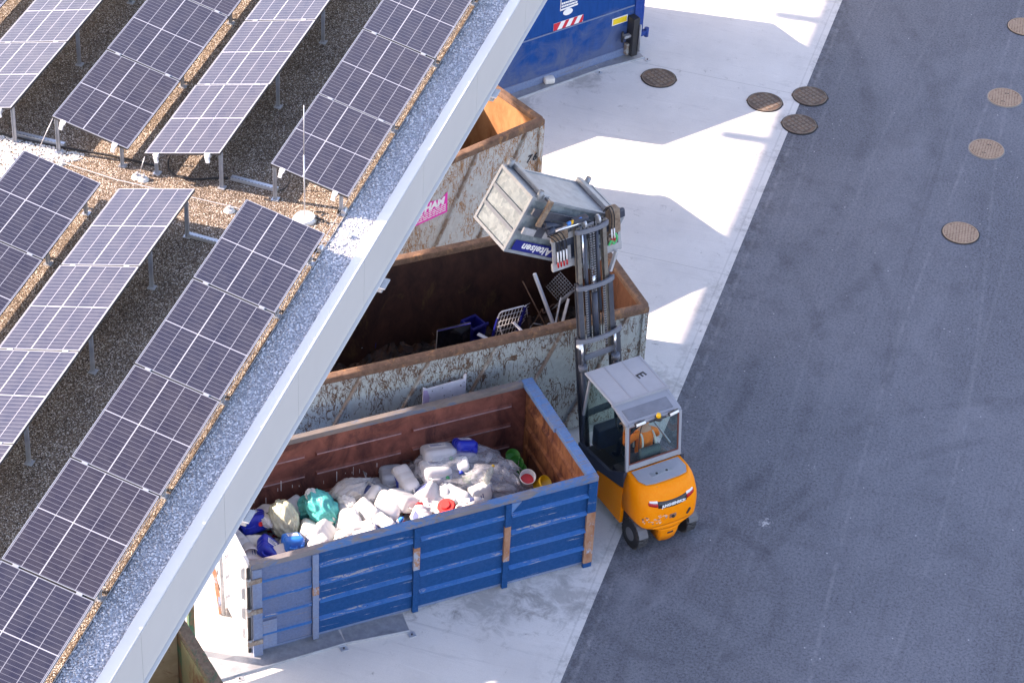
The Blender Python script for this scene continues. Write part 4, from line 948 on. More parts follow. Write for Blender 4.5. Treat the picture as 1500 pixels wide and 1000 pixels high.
# cab rear panel and window
b = MB(); b.box((-.475, .535, 1.335), (.475, .575, 1.44), 'truckgrey', .008); b.box((-.06, .525, 1.37), (.06, .536, 1.40), 'steel_dull', .004); b.build('rear_panel', parent=fl)
b = MB(); b.bar((-.475, .655, 2.20), (.475, .655, 2.20), .05, .05, 'truckgrey', .008); b.build('rear_beam', parent=fl)
b = MB(); b.prism([(-.475, .67, 2.225), (.475, .67, 2.225), (.475, 1.10, 2.30), (-.475, 1.10, 2.30)], (0, 0, .012), 'truckgrey'); b.prism([(-.44, .72, 2.246), (.40, .72, 2.246), (.40, .95, 2.286), (-.44, .95, 2.286)], (0, 0, .008), 'visor'); b.build('rear_visor', parent=fl)
b = MB(); b.prism([(-.455, .57, 1.445), (.455, .57, 1.445), (.455, .652, 2.17), (-.455, .652, 2.17)], (0, .006, 0), 'glass'); wd = b.build('rear_window', parent=fl)
b = MB()
for (p, q) in (((-.462, .56, 1.45), (-.462, .645, 2.17)), ((.462, .56, 1.45), (.462, .645, 2.17)), ((-.462, .56, 1.45), (.462, .56, 1.45)), ((-.462, .645, 2.17), (.462, .645, 2.17))): b.bar(p, q, .018, .018, 'sealbrown' , 0, (0, 1, 0))
b.build('window_seal', parent=wd)
for s_ in (-1, 1):
    b = MB(); b.prism([(.50 * s_, .60, 1.36), (.50 * s_, 1.93, 1.0), (.50 * s_, 1.95, 1.45), (.50 * s_, 1.84, 2.24), (.50 * s_, 1.1, 2.25), (.50 * s_, .69, 2.17)], (.006 * s_, 0, 0), 'glass'); b.build('door_glass', parent=fl)
b = MB(); b.prism([(-.475, 1.99, 1.0), (.475, 1.99, 1.0), (.475, 1.99, 1.45), (.475, 1.87, 2.22), (-.475, 1.87, 2.22), (-.475, 1.99, 1.45)], (0, .006, 0), 'glass'); b.build('windscreen', parent=fl)
b = MB()
b.box((-.535, 1.10, 2.315), (.535, 2.0, 2.345), 'roofgrey', .008)
for x_ in (-.50, -.17, .17, .50): b.box((x_ - .012, 1.12, 2.345), (x_ + .012, 1.99, 2.351), 'truckgrey', .002)
b.box((-.545, 1.075, 2.30), (.545, 1.105, 2.36), 'truckgrey', .004)
for mi, nm in enumerate(b.mats): pass
rf_ = b.build('roof_panel', parent=fl)
text_obj('fleet_letter', 'E', .24, 'ink', rf_, frame((.27, 1.55, 2.3455), (0.2, -1, 0), (1, .2, 0)), 0, .001, .006)
# lamps, beacon
for x_, a_ in ((-.30, .10), (.33, .35)):
    b = MB(); c = Vector((x_, .60, 2.245)); d = Vector((math.cos(a_), math.sin(a_) * .3, .06)).normalized(); b.cyl(c - d * .09, c + d * .09, .032, 'blackplastic', 14); b.cyl(c - d * .086 + Vector((0, -.02, 0)), c + d * .086 + Vector((0, -.02, 0)), .026, 'lampwhite', 14); b.build('work_lamp', parent=fl)
b = MB(); b.cyl((.05, .60, 2.20), (.05, .60, 2.25), .062, 'blackplastic', 18); b.box((-.12, .59, 2.19), (.2, .61, 2.21), 'blackplastic'); bc = b.build('beacon_base', parent=fl)
b = MB(); b.cyl((.05, .60, 2.25), (.05, .60, 2.31), .042, 'amber', 16, .034); b.build('beacon', parent=bc)
b = MB(); b.tube(smooth_pts([(-.24, .60, 2.22), (-.29, .58, 2.1), (-.31, .56, 1.85), (-.30, .55, 1.6)]), .007, 'black'); b.build('wiper_cable', parent=fl)
# interior
b = MB(); b.box((-.24, .70, 1.12), (.24, 1.16, 1.22), 'blackplastic', .04); b.box((-.20, .64, 1.2), (.20, .74, 1.56), 'seatgrey', .04); b.build('seat', parent=fl)
b = MB(); b.tube([(.16 * math.cos(k * math.pi / 9), 1.47 + .13 * math.sin(k * math.pi / 9), 1.46 + .10 * math.sin(k * math.pi / 9)) for k in range(19)], .014, 'blackplastic'); b.cyl((0, 1.47, 1.46), (0, 1.62, 1.25), .02, 'blackplastic'); b.build('steering_wheel', parent=fl)
b = MB(); b.box((-.40, 1.62, .9), (.40, 1.82, 1.32), 'truckdark', .03); b.box((.1, 1.58, 1.33), (.34, 1.62, 1.50), 'blackplastic', .01); b.box((.13, 1.575, 1.36), (.31, 1.582, 1.47), 'lampwhite', .002); b.build('dashboard', parent=fl)
b = MB(); b.tube(smooth_pts([(.28, .8, 1.3), (.30, 1.1, 1.42), (.26, 1.3, 1.5), (.3, 1.35, 1.62)]), .022, 'steel'); b.bar((.40, .7, 1.5), (.18, 1.5, 1.95), .02, .03, 'steel'); b.box((.24, 1.02, 1.38), (.36, 1.16, 1.43), 'lampwhite', .01); b.build('armrest_controls', parent=fl)
# mast ------------------------------------------------------
mroot = Matrix.Translation((.13, 2.24, .15)) @ Matrix.Rotation(R(-6.5), 4, 'X') @ Matrix.Rotation(R(-3.2), 4, 'Y')
def mpart(b, name, parent=None):
    b.xf(mroot); return b.build(name, parent=parent or fl)
def rails(z0_, z1, hw, yo, m, wd=.062, dp=.10):
    for s_ in (-1, 1):
        b = MB(); c = hw * s_; b.box((c - wd / 2, yo - dp / 2, z0_), (c + wd / 2, yo - dp / 2 + .018, z1), m, .003); b.box((c - wd / 2, yo + dp / 2 - .018, z0_), (c + wd / 2, yo + dp / 2, z1), m, .003); b.box((c + s_ * wd * .1 - .012, yo - dp / 2 + .018, z0_), (c + s_ * wd * .1 + .012, yo + dp / 2 - .018, z1), 'mast'); mpart(b, 'mast_rail')
rails(.0, 2.52, .345, .0, 'mast', .11, .15); rails(.9, 3.54, .29, .035, 'mast', .085, .12); rails(1.95, 4.61, .245, .07, 'mastlight', .07, .10)
def cross(z, hw, yo, bow, m='mastcross', h=.075):
    b = MB(); P = [Vector((hw * math.cos(math.pi * (1 - k / 8)), yo - bow * math.sin(math.pi * k / 8), z)) for k in range(9)]
    P[0].y = P[-1].y = yo
    for p, q in zip(P[:-1], P[1:]): b.bar(p - (q - p) * .08, q + (q - p) * .08, .045, h, m, .006)
    mpart(b, 'mast_crossbar')
cross(2.50, .42, -.05, .10); cross(3.50, .345, -.01, .09); cross(4.55, .30, .02, .08)
b = MB(); b.bar((-.33, -.04, 2.12), (.33, -.04, 2.12), .04, .10, 'mastcross', .006); mpart(b, 'mast_crossbar')
b = MB(); b.bar((-.33, -.04, 1.0), (.33, -.04, 1.0), .04, .12, 'mastcross', .006); mpart(b, 'mast_crossbar')
def chain(x, y, z0_, z1, w_=.034):
    b = MB(); z = z0_; k = 0
    while z < z1:
        ww = w_ if k % 2 else w_ * .62; b.box((x - ww / 2, y - .012, z), (x + ww / 2, y + .012, z + .021), 'chain' if k % 2 else 'blackplastic'); z += .024; k += 1
    mpart(b, 'lift_chain')
for x_ in (-.02, .035): chain(x_, .03, 2.9, 4.55)
for x_ in (-.17, .17): chain(x_, .0, 2.2, 3.46, .045)
for x_, a_, c_, r_ in ((-.12, 2.45, 4.5, .022), (.11, 2.9, 4.5, .02), (-.16, 3.6, 4.54, .014)):
    b = MB(); b.cyl((x_, .05, a_), (x_, .05, c_), r_ * 1.5, 'truckdark' if r_ > .015 else 'chrome', 10); mpart(b, 'hydraulic_hose')
for x_ in (-.36, .27):
    b = MB(); b.cyl((x_, -.11, .1), (x_, -.11, 1.95), .050, 'truckdark', 16); b.cyl((x_, -.11, 1.95), (x_, -.11, 2.04), .075, 'mastcross', 16); b.cyl((x_, -.11, 2.04), (x_, -.11, 2.48), .024, 'chrome', 12); mpart(b, 'lift_cylinder')
b = MB(); b.cyl((0, .03, 2.35), (0, .03, 3.3), .055, 'truckdark', 16); b.cyl((0, .03, 3.3), (0, .03, 3.62), .028, 'chrome', 12); mpart(b, 'lift_cylinder')
b = MB(); b.cyl((-.40, -.06, 2.42), (-.40, -.15, 2.44), .04, 'lampwhite', 14); mpart(b, 'mast_lamp')
for x_ in (-.10, -.05, .07, .12):
    b = MB(); b.tube(smooth_pts([(x_, .02, 2.4), (x_ + .01, .03, 3.0), (x_ - .01, .03, 3.7), (x_, .05, 4.2), (x_ * 1.4, .08, 4.66)]), .010, 'black'); mpart(b, 'hydraulic_hose')
for s_ in (-1, 1):
    b = MB(); b.cyl((.13 * s_ - .02, .02, 4.66), (.13 * s_ + .02, .02, 4.66), .075, 'steel', 18); mpart(b, 'chain_pulley')
mroot_keep = mroot; mroot = mroot @ Matrix.Translation((-.17, 0, -.24))
# carriage with turning head ------------------------------------
b = MB(); b.box((-.50, .16, 4.08), (.80, .22, 4.22), 'carr', .008); b.box((-.50, .16, 4.62), (.80, .22, 4.74), 'carr', .008)
for x_ in (-.48, -.2, .15, .74): b.box((x_, .165, 4.22), (x_ + .05, .205, 4.62), 'carr')
mpart(b, 'fork_carriage')
b = MB(); b.cyl((-.15, .21, 4.45), (-.15, .33, 4.45), .26, 'truckdark', 28); b.box((-.3, .15, 4.5), (.7, .21, 4.62), 'truckdark'); b.box((-.50, .12, 4.66), (-.20, .20, 4.92), 'brownsteel', .02); b.box((.56, .08, 4.46), (.76, .26, 4.92), 'brownsteel', .04); b.box((.50, .06, 4.28), (.62, .14, 4.44), 'brownsteel', .02); b.box((.72, .1, 4.7), (.86, .18, 4.86), 'truckdark', .03)
b.box((-.16, -.02, 4.96), (.12, .10, 5.02), 'truckdark', .01); b.cyl((-.50, .02, 4.95), (.05, .02, 4.93), .03, 'chrome', 12); b.cyl((-.62, .05, 4.93), (-.48, .05, 4.95), .05, 'truckdark', 12)
mpart(b, 'turning_head')
for k in range(4):
    x_ = -.44 + k * .055
    b = MB(); b.cyl((x_, .08, 4.20), (x_, .08, 4.30), .016, 'redlamp', 8); b.cyl((x_, .08, 4.30), (x_, .08, 4.50), .014, 'lampwhite', 8)
    b.tube(smooth_pts([(x_, .08, 4.50), (x_ - .01, .06, 4.66), (x_ - .10, .05, 4.80 + .02 * k), (x_ - .16, .1, 4.84)]), .010, 'black'); mpart(b, 'hose_coupling')
for k in range(2):
    x_ = .56 + k * .05
    b = MB(); b.cyl((x_, .05, 4.42), (x_, .05, 4.60), .013, 'lampwhite', 8); b.cyl((x_, .05, 4.36), (x_, .05, 4.42), .015, 'redlamp', 8); b.tube(smooth_pts([(x_, .05, 4.6), (x_, .03, 4.85), (x_ - .03, .08, 5.0), (x_ - .08, .16, 4.9)]), .010, 'black'); mpart(b, 'hose_coupling')
b = MB(); b.tube(smooth_pts([(.50, .06, 4.30), (.55, .05, 4.38), (.60, .07, 4.29), (.66, .06, 4.40), (.62, .05, 4.50)]), .018, 'greenpaint'); mpart(b, 'green_hose')
for x_, m_ in ((-.26, 'bluehose'), (-.20, 'amber'), (-.05, 'bluehose')):
    b = MB(); b.cyl((x_, .03, 4.99), (x_ + .06, .03, 5.0), .03, m_, 10); mpart(b, 'hose_fitting')
b = MB(); b.bar((.66, .10, 4.12), (.50, .06, 3.80), .06, .05, 'carr', .006); mpart(b, 'bracket')

mroot = mroot_keep
# ---- tipped bin held on the forks
u_ = Vector((math.cos(TY), math.sin(TY), 0)); v_ = Vector((-math.sin(TY), math.cos(TY), 0)); zz = Vector((0, 0, 1))
ph_ = -.491; e1 = u_ * math.cos(ph_) + zz * math.sin(ph_); e3 = zz * math.cos(ph_) - u_ * math.sin(ph_)
D0 = Vector((.62, 32.03, 0)) + u_ * -.912 + v_ * 3.10 + zz * 5.33
bin_ = thing('tipping_bin', 'galvanised steel bin held upside down on the raised forks with blue name plate', 'metal bin')
bin_.matrix_world = Matrix(((e1.x, v_.x, e3.x, D0.x), (e1.y, v_.y, e3.y, D0.y), (e1.z, v_.z, e3.z, D0.z), (0, 0, 0, 1)))
LB, WB, HB = 2.01, 1.032, 1.04
t = NT('spangled zinc sheet'); t.set(.48, .3); c_ = t.vor(16, 'F1', 'Color'); s_ = t.n('ShaderNodeSeparateColor'); t.lk(c_, s_.inputs[0]); n_ = t.noise(4, 5, .7)
t.base(t.mix(t.mr(n_, .45, .75, 0, .5), t.mix(s_.outputs[0], (.20, .25, .275), (.34, .395, .42)), (.18, .20, .20))); MT['spangle'] = t.m
b = MB(); e = .055
for (a0, a1) in (((0, 0), (0, 1)),): pass
for y_ in (0, WB - e):
    for z_ in (-HB, -e): b.box((0, y_, z_), (LB, y_ + e, z_ + e), 'zinc', .004)
for x_ in (0, LB - e):
    for z_ in (-HB, -e): b.box((x_ + .001, e, z_ + .001), (x_ + e - .001, WB - e, z_ + e - .001), 'zinc')
    for y_ in (0, WB - e): b.box((x_ + .001, y_ + .001, -HB + e), (x_ + e - .001, y_ + e - .001, -e), 'zinc')
b.build('frame', parent=bin_)
b = MB(); b.box((e, e, -e - .004), (LB - e, WB - e, -.012), 'zinc'); b.build('bottom_sheet', parent=bin_)
for x_, nm in ((.022, 'end_sheet'), (LB - .034, 'end_sheet')):
    b = MB(); b.box((x_, e, -HB + e), (x_ + .012, WB - e, -e), 'spangle'); sh = b.build(nm, parent=bin_)
    if x_ < 1:
        for z_ in (-HB * .34, -HB * .66): b = MB(); b.box((.002, e, z_ - .036), (.021, WB - e, z_ + .036), 'steel_rib', .004); b.build('rib', parent=sh)
for y_ in (.030, WB - .042):
    b = MB(); b.box((e, y_, -HB + e), (LB - e, y_ + .012, -e), 'spangle'); sh = b.build('side_sheet', parent=bin_)
    if y_ < .5:
        for z_ in (-HB * .34, -HB * .62): b = MB(); b.box((e, .008, z_ - .025), (LB - e, .029, z_ + .025), 'zinc', .003); b.build('rib', parent=sh)
b = MB(); b.box((e + .02, e + .02, -e - .009), (LB - e - .02, WB - e - .02, -e - .005), 'darkrust'); b.build('inner_bottom', parent=bin_)
for x_ in (.20, 1.62):
    b = MB(); b.box((x_, -.012, .001), (x_ + .11, WB + .012, .075), 'zinc', .008); b.build('fork_pocket', parent=bin_)
for x_, y_ in ((.14, .03), (.14, WB - .03), (1.83, .03), (1.83, WB - .03)):
    b = MB(); b.cyl((x_, y_, -.02), (x_, y_, .13), .052, 'zinc', 16, .046); b.cyl((x_, y_, .128), (x_, y_, .132), .036, 'blackplastic', 14); b.build('foot', parent=bin_)
b = MB(); b.box((.12, -.006, -HB + .065), (1.06, -.001, -HB + .25), 'plateblue'); pl = b.build('name_plate', parent=bin_)
text_obj('lettering', 'Alteisen', .185, 'white', pl, frame((.62, -.0085, -HB + .155), (-1, 0, 0), (0, 0, -1)), .2, .001, .006, 1.05)
# forks
for x_ in (.22, 1.64):
    b = MB(); b.box((x_ + .01, -.25, .02), (x_ + .09, WB * .9, .055), 'steel_dull', .004)
    b.xf(fl.matrix_basis.inverted() if False else Matrix()); b.bm.free()
fm = (Matrix.Translation(Vector(TO)) @ Matrix.Rotation(TY, 4, 'Z')).inverted() @ bin_.matrix_world
for x_ in (.215, 1.635):
    b = MB(); b.box((x_ + .01, -.16, .012), (x_ + .085, WB * .85, .05), 'mast', .004); b.box((x_, -.17, -.42), (x_ + .095, -.12, .062), 'brownsteel', .006)
    b.xf(fm); b.build('fork', parent=fl)
b = MB(); b.box((.05, -.125, -.62), (1.90, -.085, -.50), 'carr', .006); b.box((.05, -.125, -.26), (1.90, -.085, -.14), 'mast', .006); b.box((.30, -.13, -.62), (.48, -.07, -.14), 'mast', .01); b.cyl((.35, -.17, -.36), (1.05, -.17, -.30), .035, 'chrome', 12); b.cyl((.35, -.17, -.36), (.72, -.17, -.33), .06, 'truckdark', 12)
b.xf(fm); b.build('turning_frame', parent=fl)

# ---- operator
def skin_figure(name, chains, parent=None, sub=1):
    """one continuous surface grown round joints: chains of (x,y,z,r) sharing first vertices by name"""
    me = bpy.data.meshes.new(name); V = []; E = []; Rr = []; idx = {}
    for ch in chains:
        prev = None
        for item in ch:
            if isinstance(item, str): k = idx[item]
            else:
                nm, x, y, z, r = item; k = len(V); V.append((x, y, z)); Rr.append(r)
                if nm: idx[nm] = k
            if prev is not None: E.append((prev, k))
            prev = k
    me.from_pydata(V, E, []); o = bpy.data.objects.new(name, me); COL.objects.link(o)
    m = o.modifiers.new('s', 'SKIN'); me.skin_vertices[0].data[0].use_root = True
    for k, r in enumerate(Rr): me.skin_vertices[0].data[k].radius = (r, r) if not isinstance(r, tuple) else r
    if sub: s_ = o.modifiers.new('u', 'SUBSURF'); s_.levels = s_.render_levels = sub
    bpy.context.view_layer.update()
    m2 = bpy.data.meshes.new_from_object(o.evaluated_get(bpy.context.evaluated_depsgraph_get())); bpy.data.objects.remove(o)
    for f in m2.polygons: f.use_smooth = True
    o2 = bpy.data.objects.new(name, m2); COL.objects.link(o2); o2.parent = parent; return o2
pb = thing('person', 'forklift driver in orange high visibility jacket and orange cap, seated in the cab', 'person', (0, 0, 0), TY)
pb.location = Vector(TO) + u_ * .03 + v_ * .90 + zz * 1.20
def hand(sx, wx, wy, wz, side):
    """palm with thumb and four curled fingers starting at the wrist"""
    ch = [[side + 'w', (side + 'p', wx, wy + .045, wz - .005, (.036, .020))]]
    for k in range(4):
        fx = wx + (k - 1.5) * .019; l = (.030, .036, .034, .026)[k]
        ch.append([side + 'p', (None, fx, wy + .085, wz, .0095), (None, fx, wy + .085 + l, wz - .012, .0085), (None, fx, wy + .080 + l, wz - .040, .0075)])
    ch.append([side + 'p', (None, wx - sx * .045, wy + .055, wz + .004, .011), (None, wx - sx * .055, wy + .085, wz - .010, .009)])
    return ch
chains = [[('pel', 0, 0, .05, (.17, .13)), ('bel', 0, .0, .20, (.155, .12)), ('che', 0, .02, .40, (.18, .125)), ('nb', 0, .03, .53, (.085, .08)), ('nk', 0, .045, .59, .055), ('hd', 0, .065, .68, (.078, .095)), ('ht', 0, .07, .76, (.065, .08))]]
for sx, s_ in ((-1, 'l'), (1, 'r')):
    ex = (.30 if s_ == 'l' else .33) * sx; wx_, wy_, wz_ = (-.13, .42, .36) if s_ == 'l' else (.30, .34, .25)
    chains.append(['nb', (s_ + 's', .20 * sx, .02, .47, .062), (s_ + 'e', ex, .12, .24, .050), (s_ + 'w', wx_, wy_, wz_, .030)])
    chains += hand(sx, wx_, wy_, wz_, s_)
    chains.append(['pel', (s_ + 'h', .10 * sx, .06, .03, .085), (s_ + 'k', .15 * sx, .46, .07, .062), (s_ + 'a', .14 * sx, .52, -.34, .042), (s_ + 't', .15 * sx, .68, -.40, .036)])
body = skin_figure('body', chains, pb)
for k in ('hivis', 'skin', 'trouser'): body.data.materials.append(MT[k])
for f in body.data.polygons:
    c = f.center
    f.material_index = 2 if c.z < .14 and not (abs(c.x) > .22 and c.y < .35) else (1 if (c.z > .555 or (c.y > .33 and c.z > .14)) else 0)
# face details and cap
b = MB(); b.bm.verts.index_update()
bmesh.ops.create_uvsphere(b.bm, u_segments=20, v_segments=12, radius=1, matrix=Matrix.Translation((0, .055, .755)) @ Matrix.Diagonal((.098, .118, .075, 1)))
bmesh.ops.delete(b.bm, geom=[v for v in b.bm.verts if v.co.z < .735], context='VERTS'); b._fin(b.bm.faces, 'cap', True)
b.prism([(-.07, .14, .742), (.07, .14, .742), (.06, .22, .735), (0, .245, .733), (-.06, .22, .735)], (0, 0, .010), 'cap'); b.build('cap', parent=pb)
b = MB(); b.prism([(-.012, .150, .66), (.012, .150, .66), (0, .152, .70)], (0, .022, 0), 'skin')
for sx in (-1, 1):
    b.cyl((sx * .032, .148, .70), (sx * .032, .158, .70), .010, 'lampwhite', 10); b.cyl((sx * .032, .157, .70), (sx * .032, .160, .70), .005, 'black', 8); b.cyl((sx * .082, .06, .69), (sx * .094, .055, .69), .026, 'skin', 10)
b.box((-.022, .150, .632), (.022, .156, .638), 'redlamp'); b.build('face', parent=pb)
b = MB()
for sx in (-1, 1): b.tube(smooth_pts([(sx * .12, -.12, .10), (sx * .12, -.135, .38), (sx * .11, -.06, .52), (sx * .11, .10, .50), (sx * .11, .155, .35), (sx * .11, .14, .12)]), .016, 'reflect')
b.build('braces', parent=pb)
# ================================================================ PLASTIC WASTE IN THE BLUE CONTAINER
def tplastic(name, c, trans=.25, rough=.35, var=.06):
    t = NT(name); t.set(rough); n = t.noise(9, 4)
    col = t.mix(t.mr(n, .3, .7), tuple(x * (1 - var) for x in c), tuple(min(1, x * (1 + var)) for x in c)); t.base(col)
    if trans:
        tl = t.n('ShaderNodeBsdfTranslucent'); t.lk(col, tl.inputs[0]); mx = t.n('ShaderNodeMixShader'); mx.inputs[0].default_value = trans
        t.lk(t.b.outputs[0], mx.inputs[1]); t.lk(tl.outputs[0], mx.inputs[2]); t.lk(mx.outputs[0], t.t.nodes['Material Output'].inputs[0])
    return t.m
MT['hdpe'] = tplastic('natural hdpe', (.72, .74, .77), .3)
MT['hdpe2'] = tplastic('milky hdpe', (.52, .56, .62), .3)
MT['wplastic'] = tplastic('white hdpe', (.80, .80, .79), .1)
MT['bluepl'] = tplastic('dark blue plastic', (.008, .03, .42), 0, .3)
MT['bluepl2'] = tplastic('bright blue plastic', (.02, .22, .75), 0, .3)
MT['labelp'] = plain('paper label', (.80, .80, .78), .6, 0, .03)
MT['print'] = plain('label print', (.10, .13, .30), .6)
MT['capg'] = plain('green cap', (.01, .30, .12), .4); MT['capr'] = plain('red plastic', (.75, .03, .03), .4, 0, .08); MT['capb'] = plain('blue cap', (.02, .06, .5), .4)
MT['greenpl'] = tplastic('green plastic', (.015, .20, .02), 0, .35); MT['yellowpl'] = tplastic('yellow plastic', (.90, .55, .02), 0, .35)
def film(name, c, alpha, rough=.28, st=None):
    t = NT(name); t.set(rough, 0, .6)
    n = t.noise(5, 6, .75, t.co(st) if st else None, .5 if st else 1.5); t.base(t.mix(t.mr(n, .35, .7), tuple(x * .8 for x in c), c))
    t.bump(t.noise(9, 5, .65, t.co(st) if st else None, .8 if st else 2.5), .9, .03)
    tr = t.n('ShaderNodeBsdfTransparent'); tr.inputs[0].default_value = (*[min(1, .6 + .4 * x) for x in c], 1); mx = t.n('ShaderNodeMixShader')
    t.lk(t.mr(n, .35, .65, alpha - .15, alpha + .2), mx.inputs[0]); t.lk(tr.outputs[0], mx.inputs[1]); t.lk(t.b.outputs[0], mx.inputs[2]); t.lk(mx.outputs[0], t.t.nodes['Material Output'].inputs[0]); return t.m
MT['filmcream'] = film('cream film', (.72, .74, .55), .80, .28, (.7, 2.2, 2.2)); MT['filmteal'] = film('teal film', (.06, .56, .54), .92, .28, (.6, 2.4, 2.4)); MT['filmgrey'] = film('grey film', (.46, .46, .46), .92, .22, (.8, 2.0, 2.0))
MT['filmclear'] = film('clear film', (.70, .73, .80), .34, .15, (.5, 2.2, 2.2)); MT['filmwhite'] = film('white film', (.88, .88, .87), .9); MT['pet'] = film('pet', (.80, .86, .80), .35, .08)
CB, SB = math.cos(BY), math.sin(BY)
def inblue(a, d, z): return Vector((BO[0] + CB * a - SB * d, BO[1] + SB * a + CB * d, z))
GRP = 'plastic waste in the blue container'
def setp(t_, a, d, z, e): t_.location = inblue(a, d, z); t_.rotation_euler = (R(e[0]), R(e[1]), R(e[2]) + BY)
def canister(label, a, d, z, e, w_=.30, dp=.22, h=.42, m='hdpe', cap='wplastic', lab=None, name='canister', rib=True):
    t_ = thing(name, label, 'canister' if name == 'canister' else name, (0, 0, 0), 0, GRP); setp(t_, a, d, z, e)
    w_ *= 1.1; dp *= 1.12; h *= 1.08
    b = MB(); hw, hd = w_ / 2, dp / 2
    def rr(sx, sy, z_, rc):
        P = []
        for k in range(20):
            an = 2 * math.pi * (k + .5) / 20; c_, s_ = math.cos(an), math.sin(an)
            P.append((sx * math.copysign(abs(c_) ** .42, c_), sy * math.copysign(abs(s_) ** .42, s_), z_))
        return P
    H = h
    prof = [(.86, -H / 2), (.97, -H / 2 + .012), (1, -H / 2 + .04)]
    if rib: prof += [(1, -H * .18), (.965, -H * .15), (1, -H * .12), (1, H * .10), (.965, H * .13), (1, H * .16)]
    prof += [(1, H / 2 - .09), (.93, H / 2 - .045), (.70, H / 2 - .015), (.5, H / 2)]
    b.loft([rr(hw * s_, hd * s_, z_, 0) for s_, z_ in prof], m); b.build('body', parent=t_)
    b = MB(); b.tube(smooth_pts([(-hw * .62, 0, h / 2 - .045), (-hw * .55, 0, h / 2 + .035), (-hw * .1, 0, h / 2 + .04), (hw * .12, 0, h / 2 - .01)], 4), .016, m); b.build('handle', parent=t_)
    b = MB(); b.cyl((hw * .55, 0, h / 2 - .03), (hw * .55, 0, h / 2 + .035), .034, cap, 14); b.build('cap', parent=t_)
    if lab:
        lm = 'labelp' if lab is True else lab
        for s_ in (-1, 1):
            b = MB(); b.box((-hw * .55, s_ * (hd + .002), -h * .30), (hw * .50, s_ * (hd + .005), h * .06), lm); lo = b.build('label', parent=t_)
            b = MB()
            for k in range(3): b.box((-hw * .45, s_ * (hd + .0055), -h * .25 + k * .038), (hw * (.1 + .13 * (k % 3)), s_ * (hd + .0068), -h * .25 + k * .038 + .017), 'print')
            b.build('print_lines', parent=lo)
    return t_
def bottle(label, a, d, z, e, r=.045, h=.26, m='wplastic', cap='capb', name='bottle', band=None):
    t_ = thing(name, label, 'bottle', (0, 0, 0), 0, GRP); setp(t_, a, d, z, e)
    b = MB(); prof = [(r * .85, -h / 2), (r, -h / 2 + .015), (r, -h * .05), (r * .93, 0), (r, h * .05), (r, h * .22), (r * .8, h * .32), (r * .36, h * .42), (r * .36, h * .46)]
    b.loft([[(p * math.cos(k * math.pi / 9), p * math.sin(k * math.pi / 9), z_) for k in range(18)] for p, z_ in prof], m); b.build('body', parent=t_)
    b = MB(); b.cyl((0, 0, h * .44), (0, 0, h * .53), r * .42, cap, 12); b.build('cap', parent=t_)
    if band: b = MB(); b.cyl((0, 0, -h * .22), (0, 0, h * .0), r + .002, band, 18, cap=False); b.build('label', parent=t_)
    return t_
def bag(label, a, d, z, e, sx, sy, sz, m, seed, knot=True, amp=.10, name='plastic_bag'):
    b = MB(); g = bmesh.ops.create_icosphere(b.bm, subdivisions=5, radius=1)['verts']; off = Vector((seed * 7.3, seed * 3.1, 0))
    for v in g:
        c = v.co.copy(); n_ = noise.multi_fractal(c * 1.3 + off, .8, 2.2, 4) ; r_ = 1 - abs(noise.noise(c * 1.9 + off)) * .30 + .03 * n_
        an0 = math.atan2(c.z, c.y); rid = abs(noise.noise(Vector((c.x * .9, math.cos(an0) * 2.4, math.sin(an0) * 2.4)) + off)); r_ -= amp * .8 * (1 - min(1, rid * 6)); r_ -= amp * .35 * (1 - min(1, abs(noise.noise(c * 4.2 + off)) * 6))
        if knot and c.x > .45:
            k = (c.x - .45) / .55; an = math.atan2(c.z, c.y); r_ *= 1 + .25 * k; c.y *= 1 - .80 * k; c.z *= 1 - .80 * k
            r_ *= 1 + .14 * k * math.sin(an * 9 + 2 * c.x)
        v.co = Vector((c.x * sx, c.y * sy, c.z * sz)) * r_
    b._fin(b.bm.faces, m, True)
    if knot:
        for s_ in (-1, 1): b.loft([[(sx * 1.0, .02 * s_, .0), (sx * 1.02, .05 * s_, .02), (sx * 1.0, .03 * s_, .04)], [(sx * 1.22, .13 * s_, .02), (sx * 1.12, .20 * s_, .06), (sx * 1.18, .16 * s_, .01)]], m)
    o = b.build(name); o.location = inblue(a, d, z); o.rotation_euler = (R(e[0]), R(e[1]), R(e[2]) + BY); tag(o, label, 'plastic bag', GRP); return o
# crumpled film and broken pieces below everything
MT['heap'] = None
t = NT('mixed plastic scrap'); t.set(.5); c_ = t.vor(9, 'F1', 'Color'); s_ = t.n('ShaderNodeSeparateColor'); t.lk(c_, s_.inputs[0])
x = t.mix(s_.outputs[0], (.34, .36, .40), (.62, .62, .62)); x = t.mix(t.mr(s_.outputs[1], .88, .90), x, (.03, .10, .5)); x = t.mix(t.mr(s_.outputs[2], .93, .95), x, (.55, .05, .05)); t.base(x); t.bump(t.noise(14, 6, .8, None, 2), .8, .03); MT['heap'] = t.m
b = MB(); NA, ND = 110, 50; G = []
for i in range(NA + 1):
    row = []
    for j in range(ND + 1):
        a = .07 + (BL - .22) * i / NA; d = .07 + (BW - .14) * j / ND
        h = .92 - .25 * max(0, d - 1.0) - .10; fall = min(1, max(0, (5.05 - a + .25 * noise.noise((d * 2, 0, 0))) / .55)); h = .17 + (h - .17) * (fall ** .7)
        if d > 2.0: h -= (d - 2.0) * .45 * fall
        h += (.10 * noise.noise((a * 3, d * 3, 1)) + .09 * abs(noise.noise((a * 8, d * 8, 4))) + .05 * noise.noise((a * 17, d * 17, 2))) * fall
        row.append(b.bm.verts.new((a, d, max(h, .165))))
    G.append(row)
for i in range(NA):
    for j in range(ND): b.bm.faces.new((G[i][j], G[i + 1][j], G[i + 1][j + 1], G[i][j + 1]))
b._fin(b.bm.faces, 'heap', False)
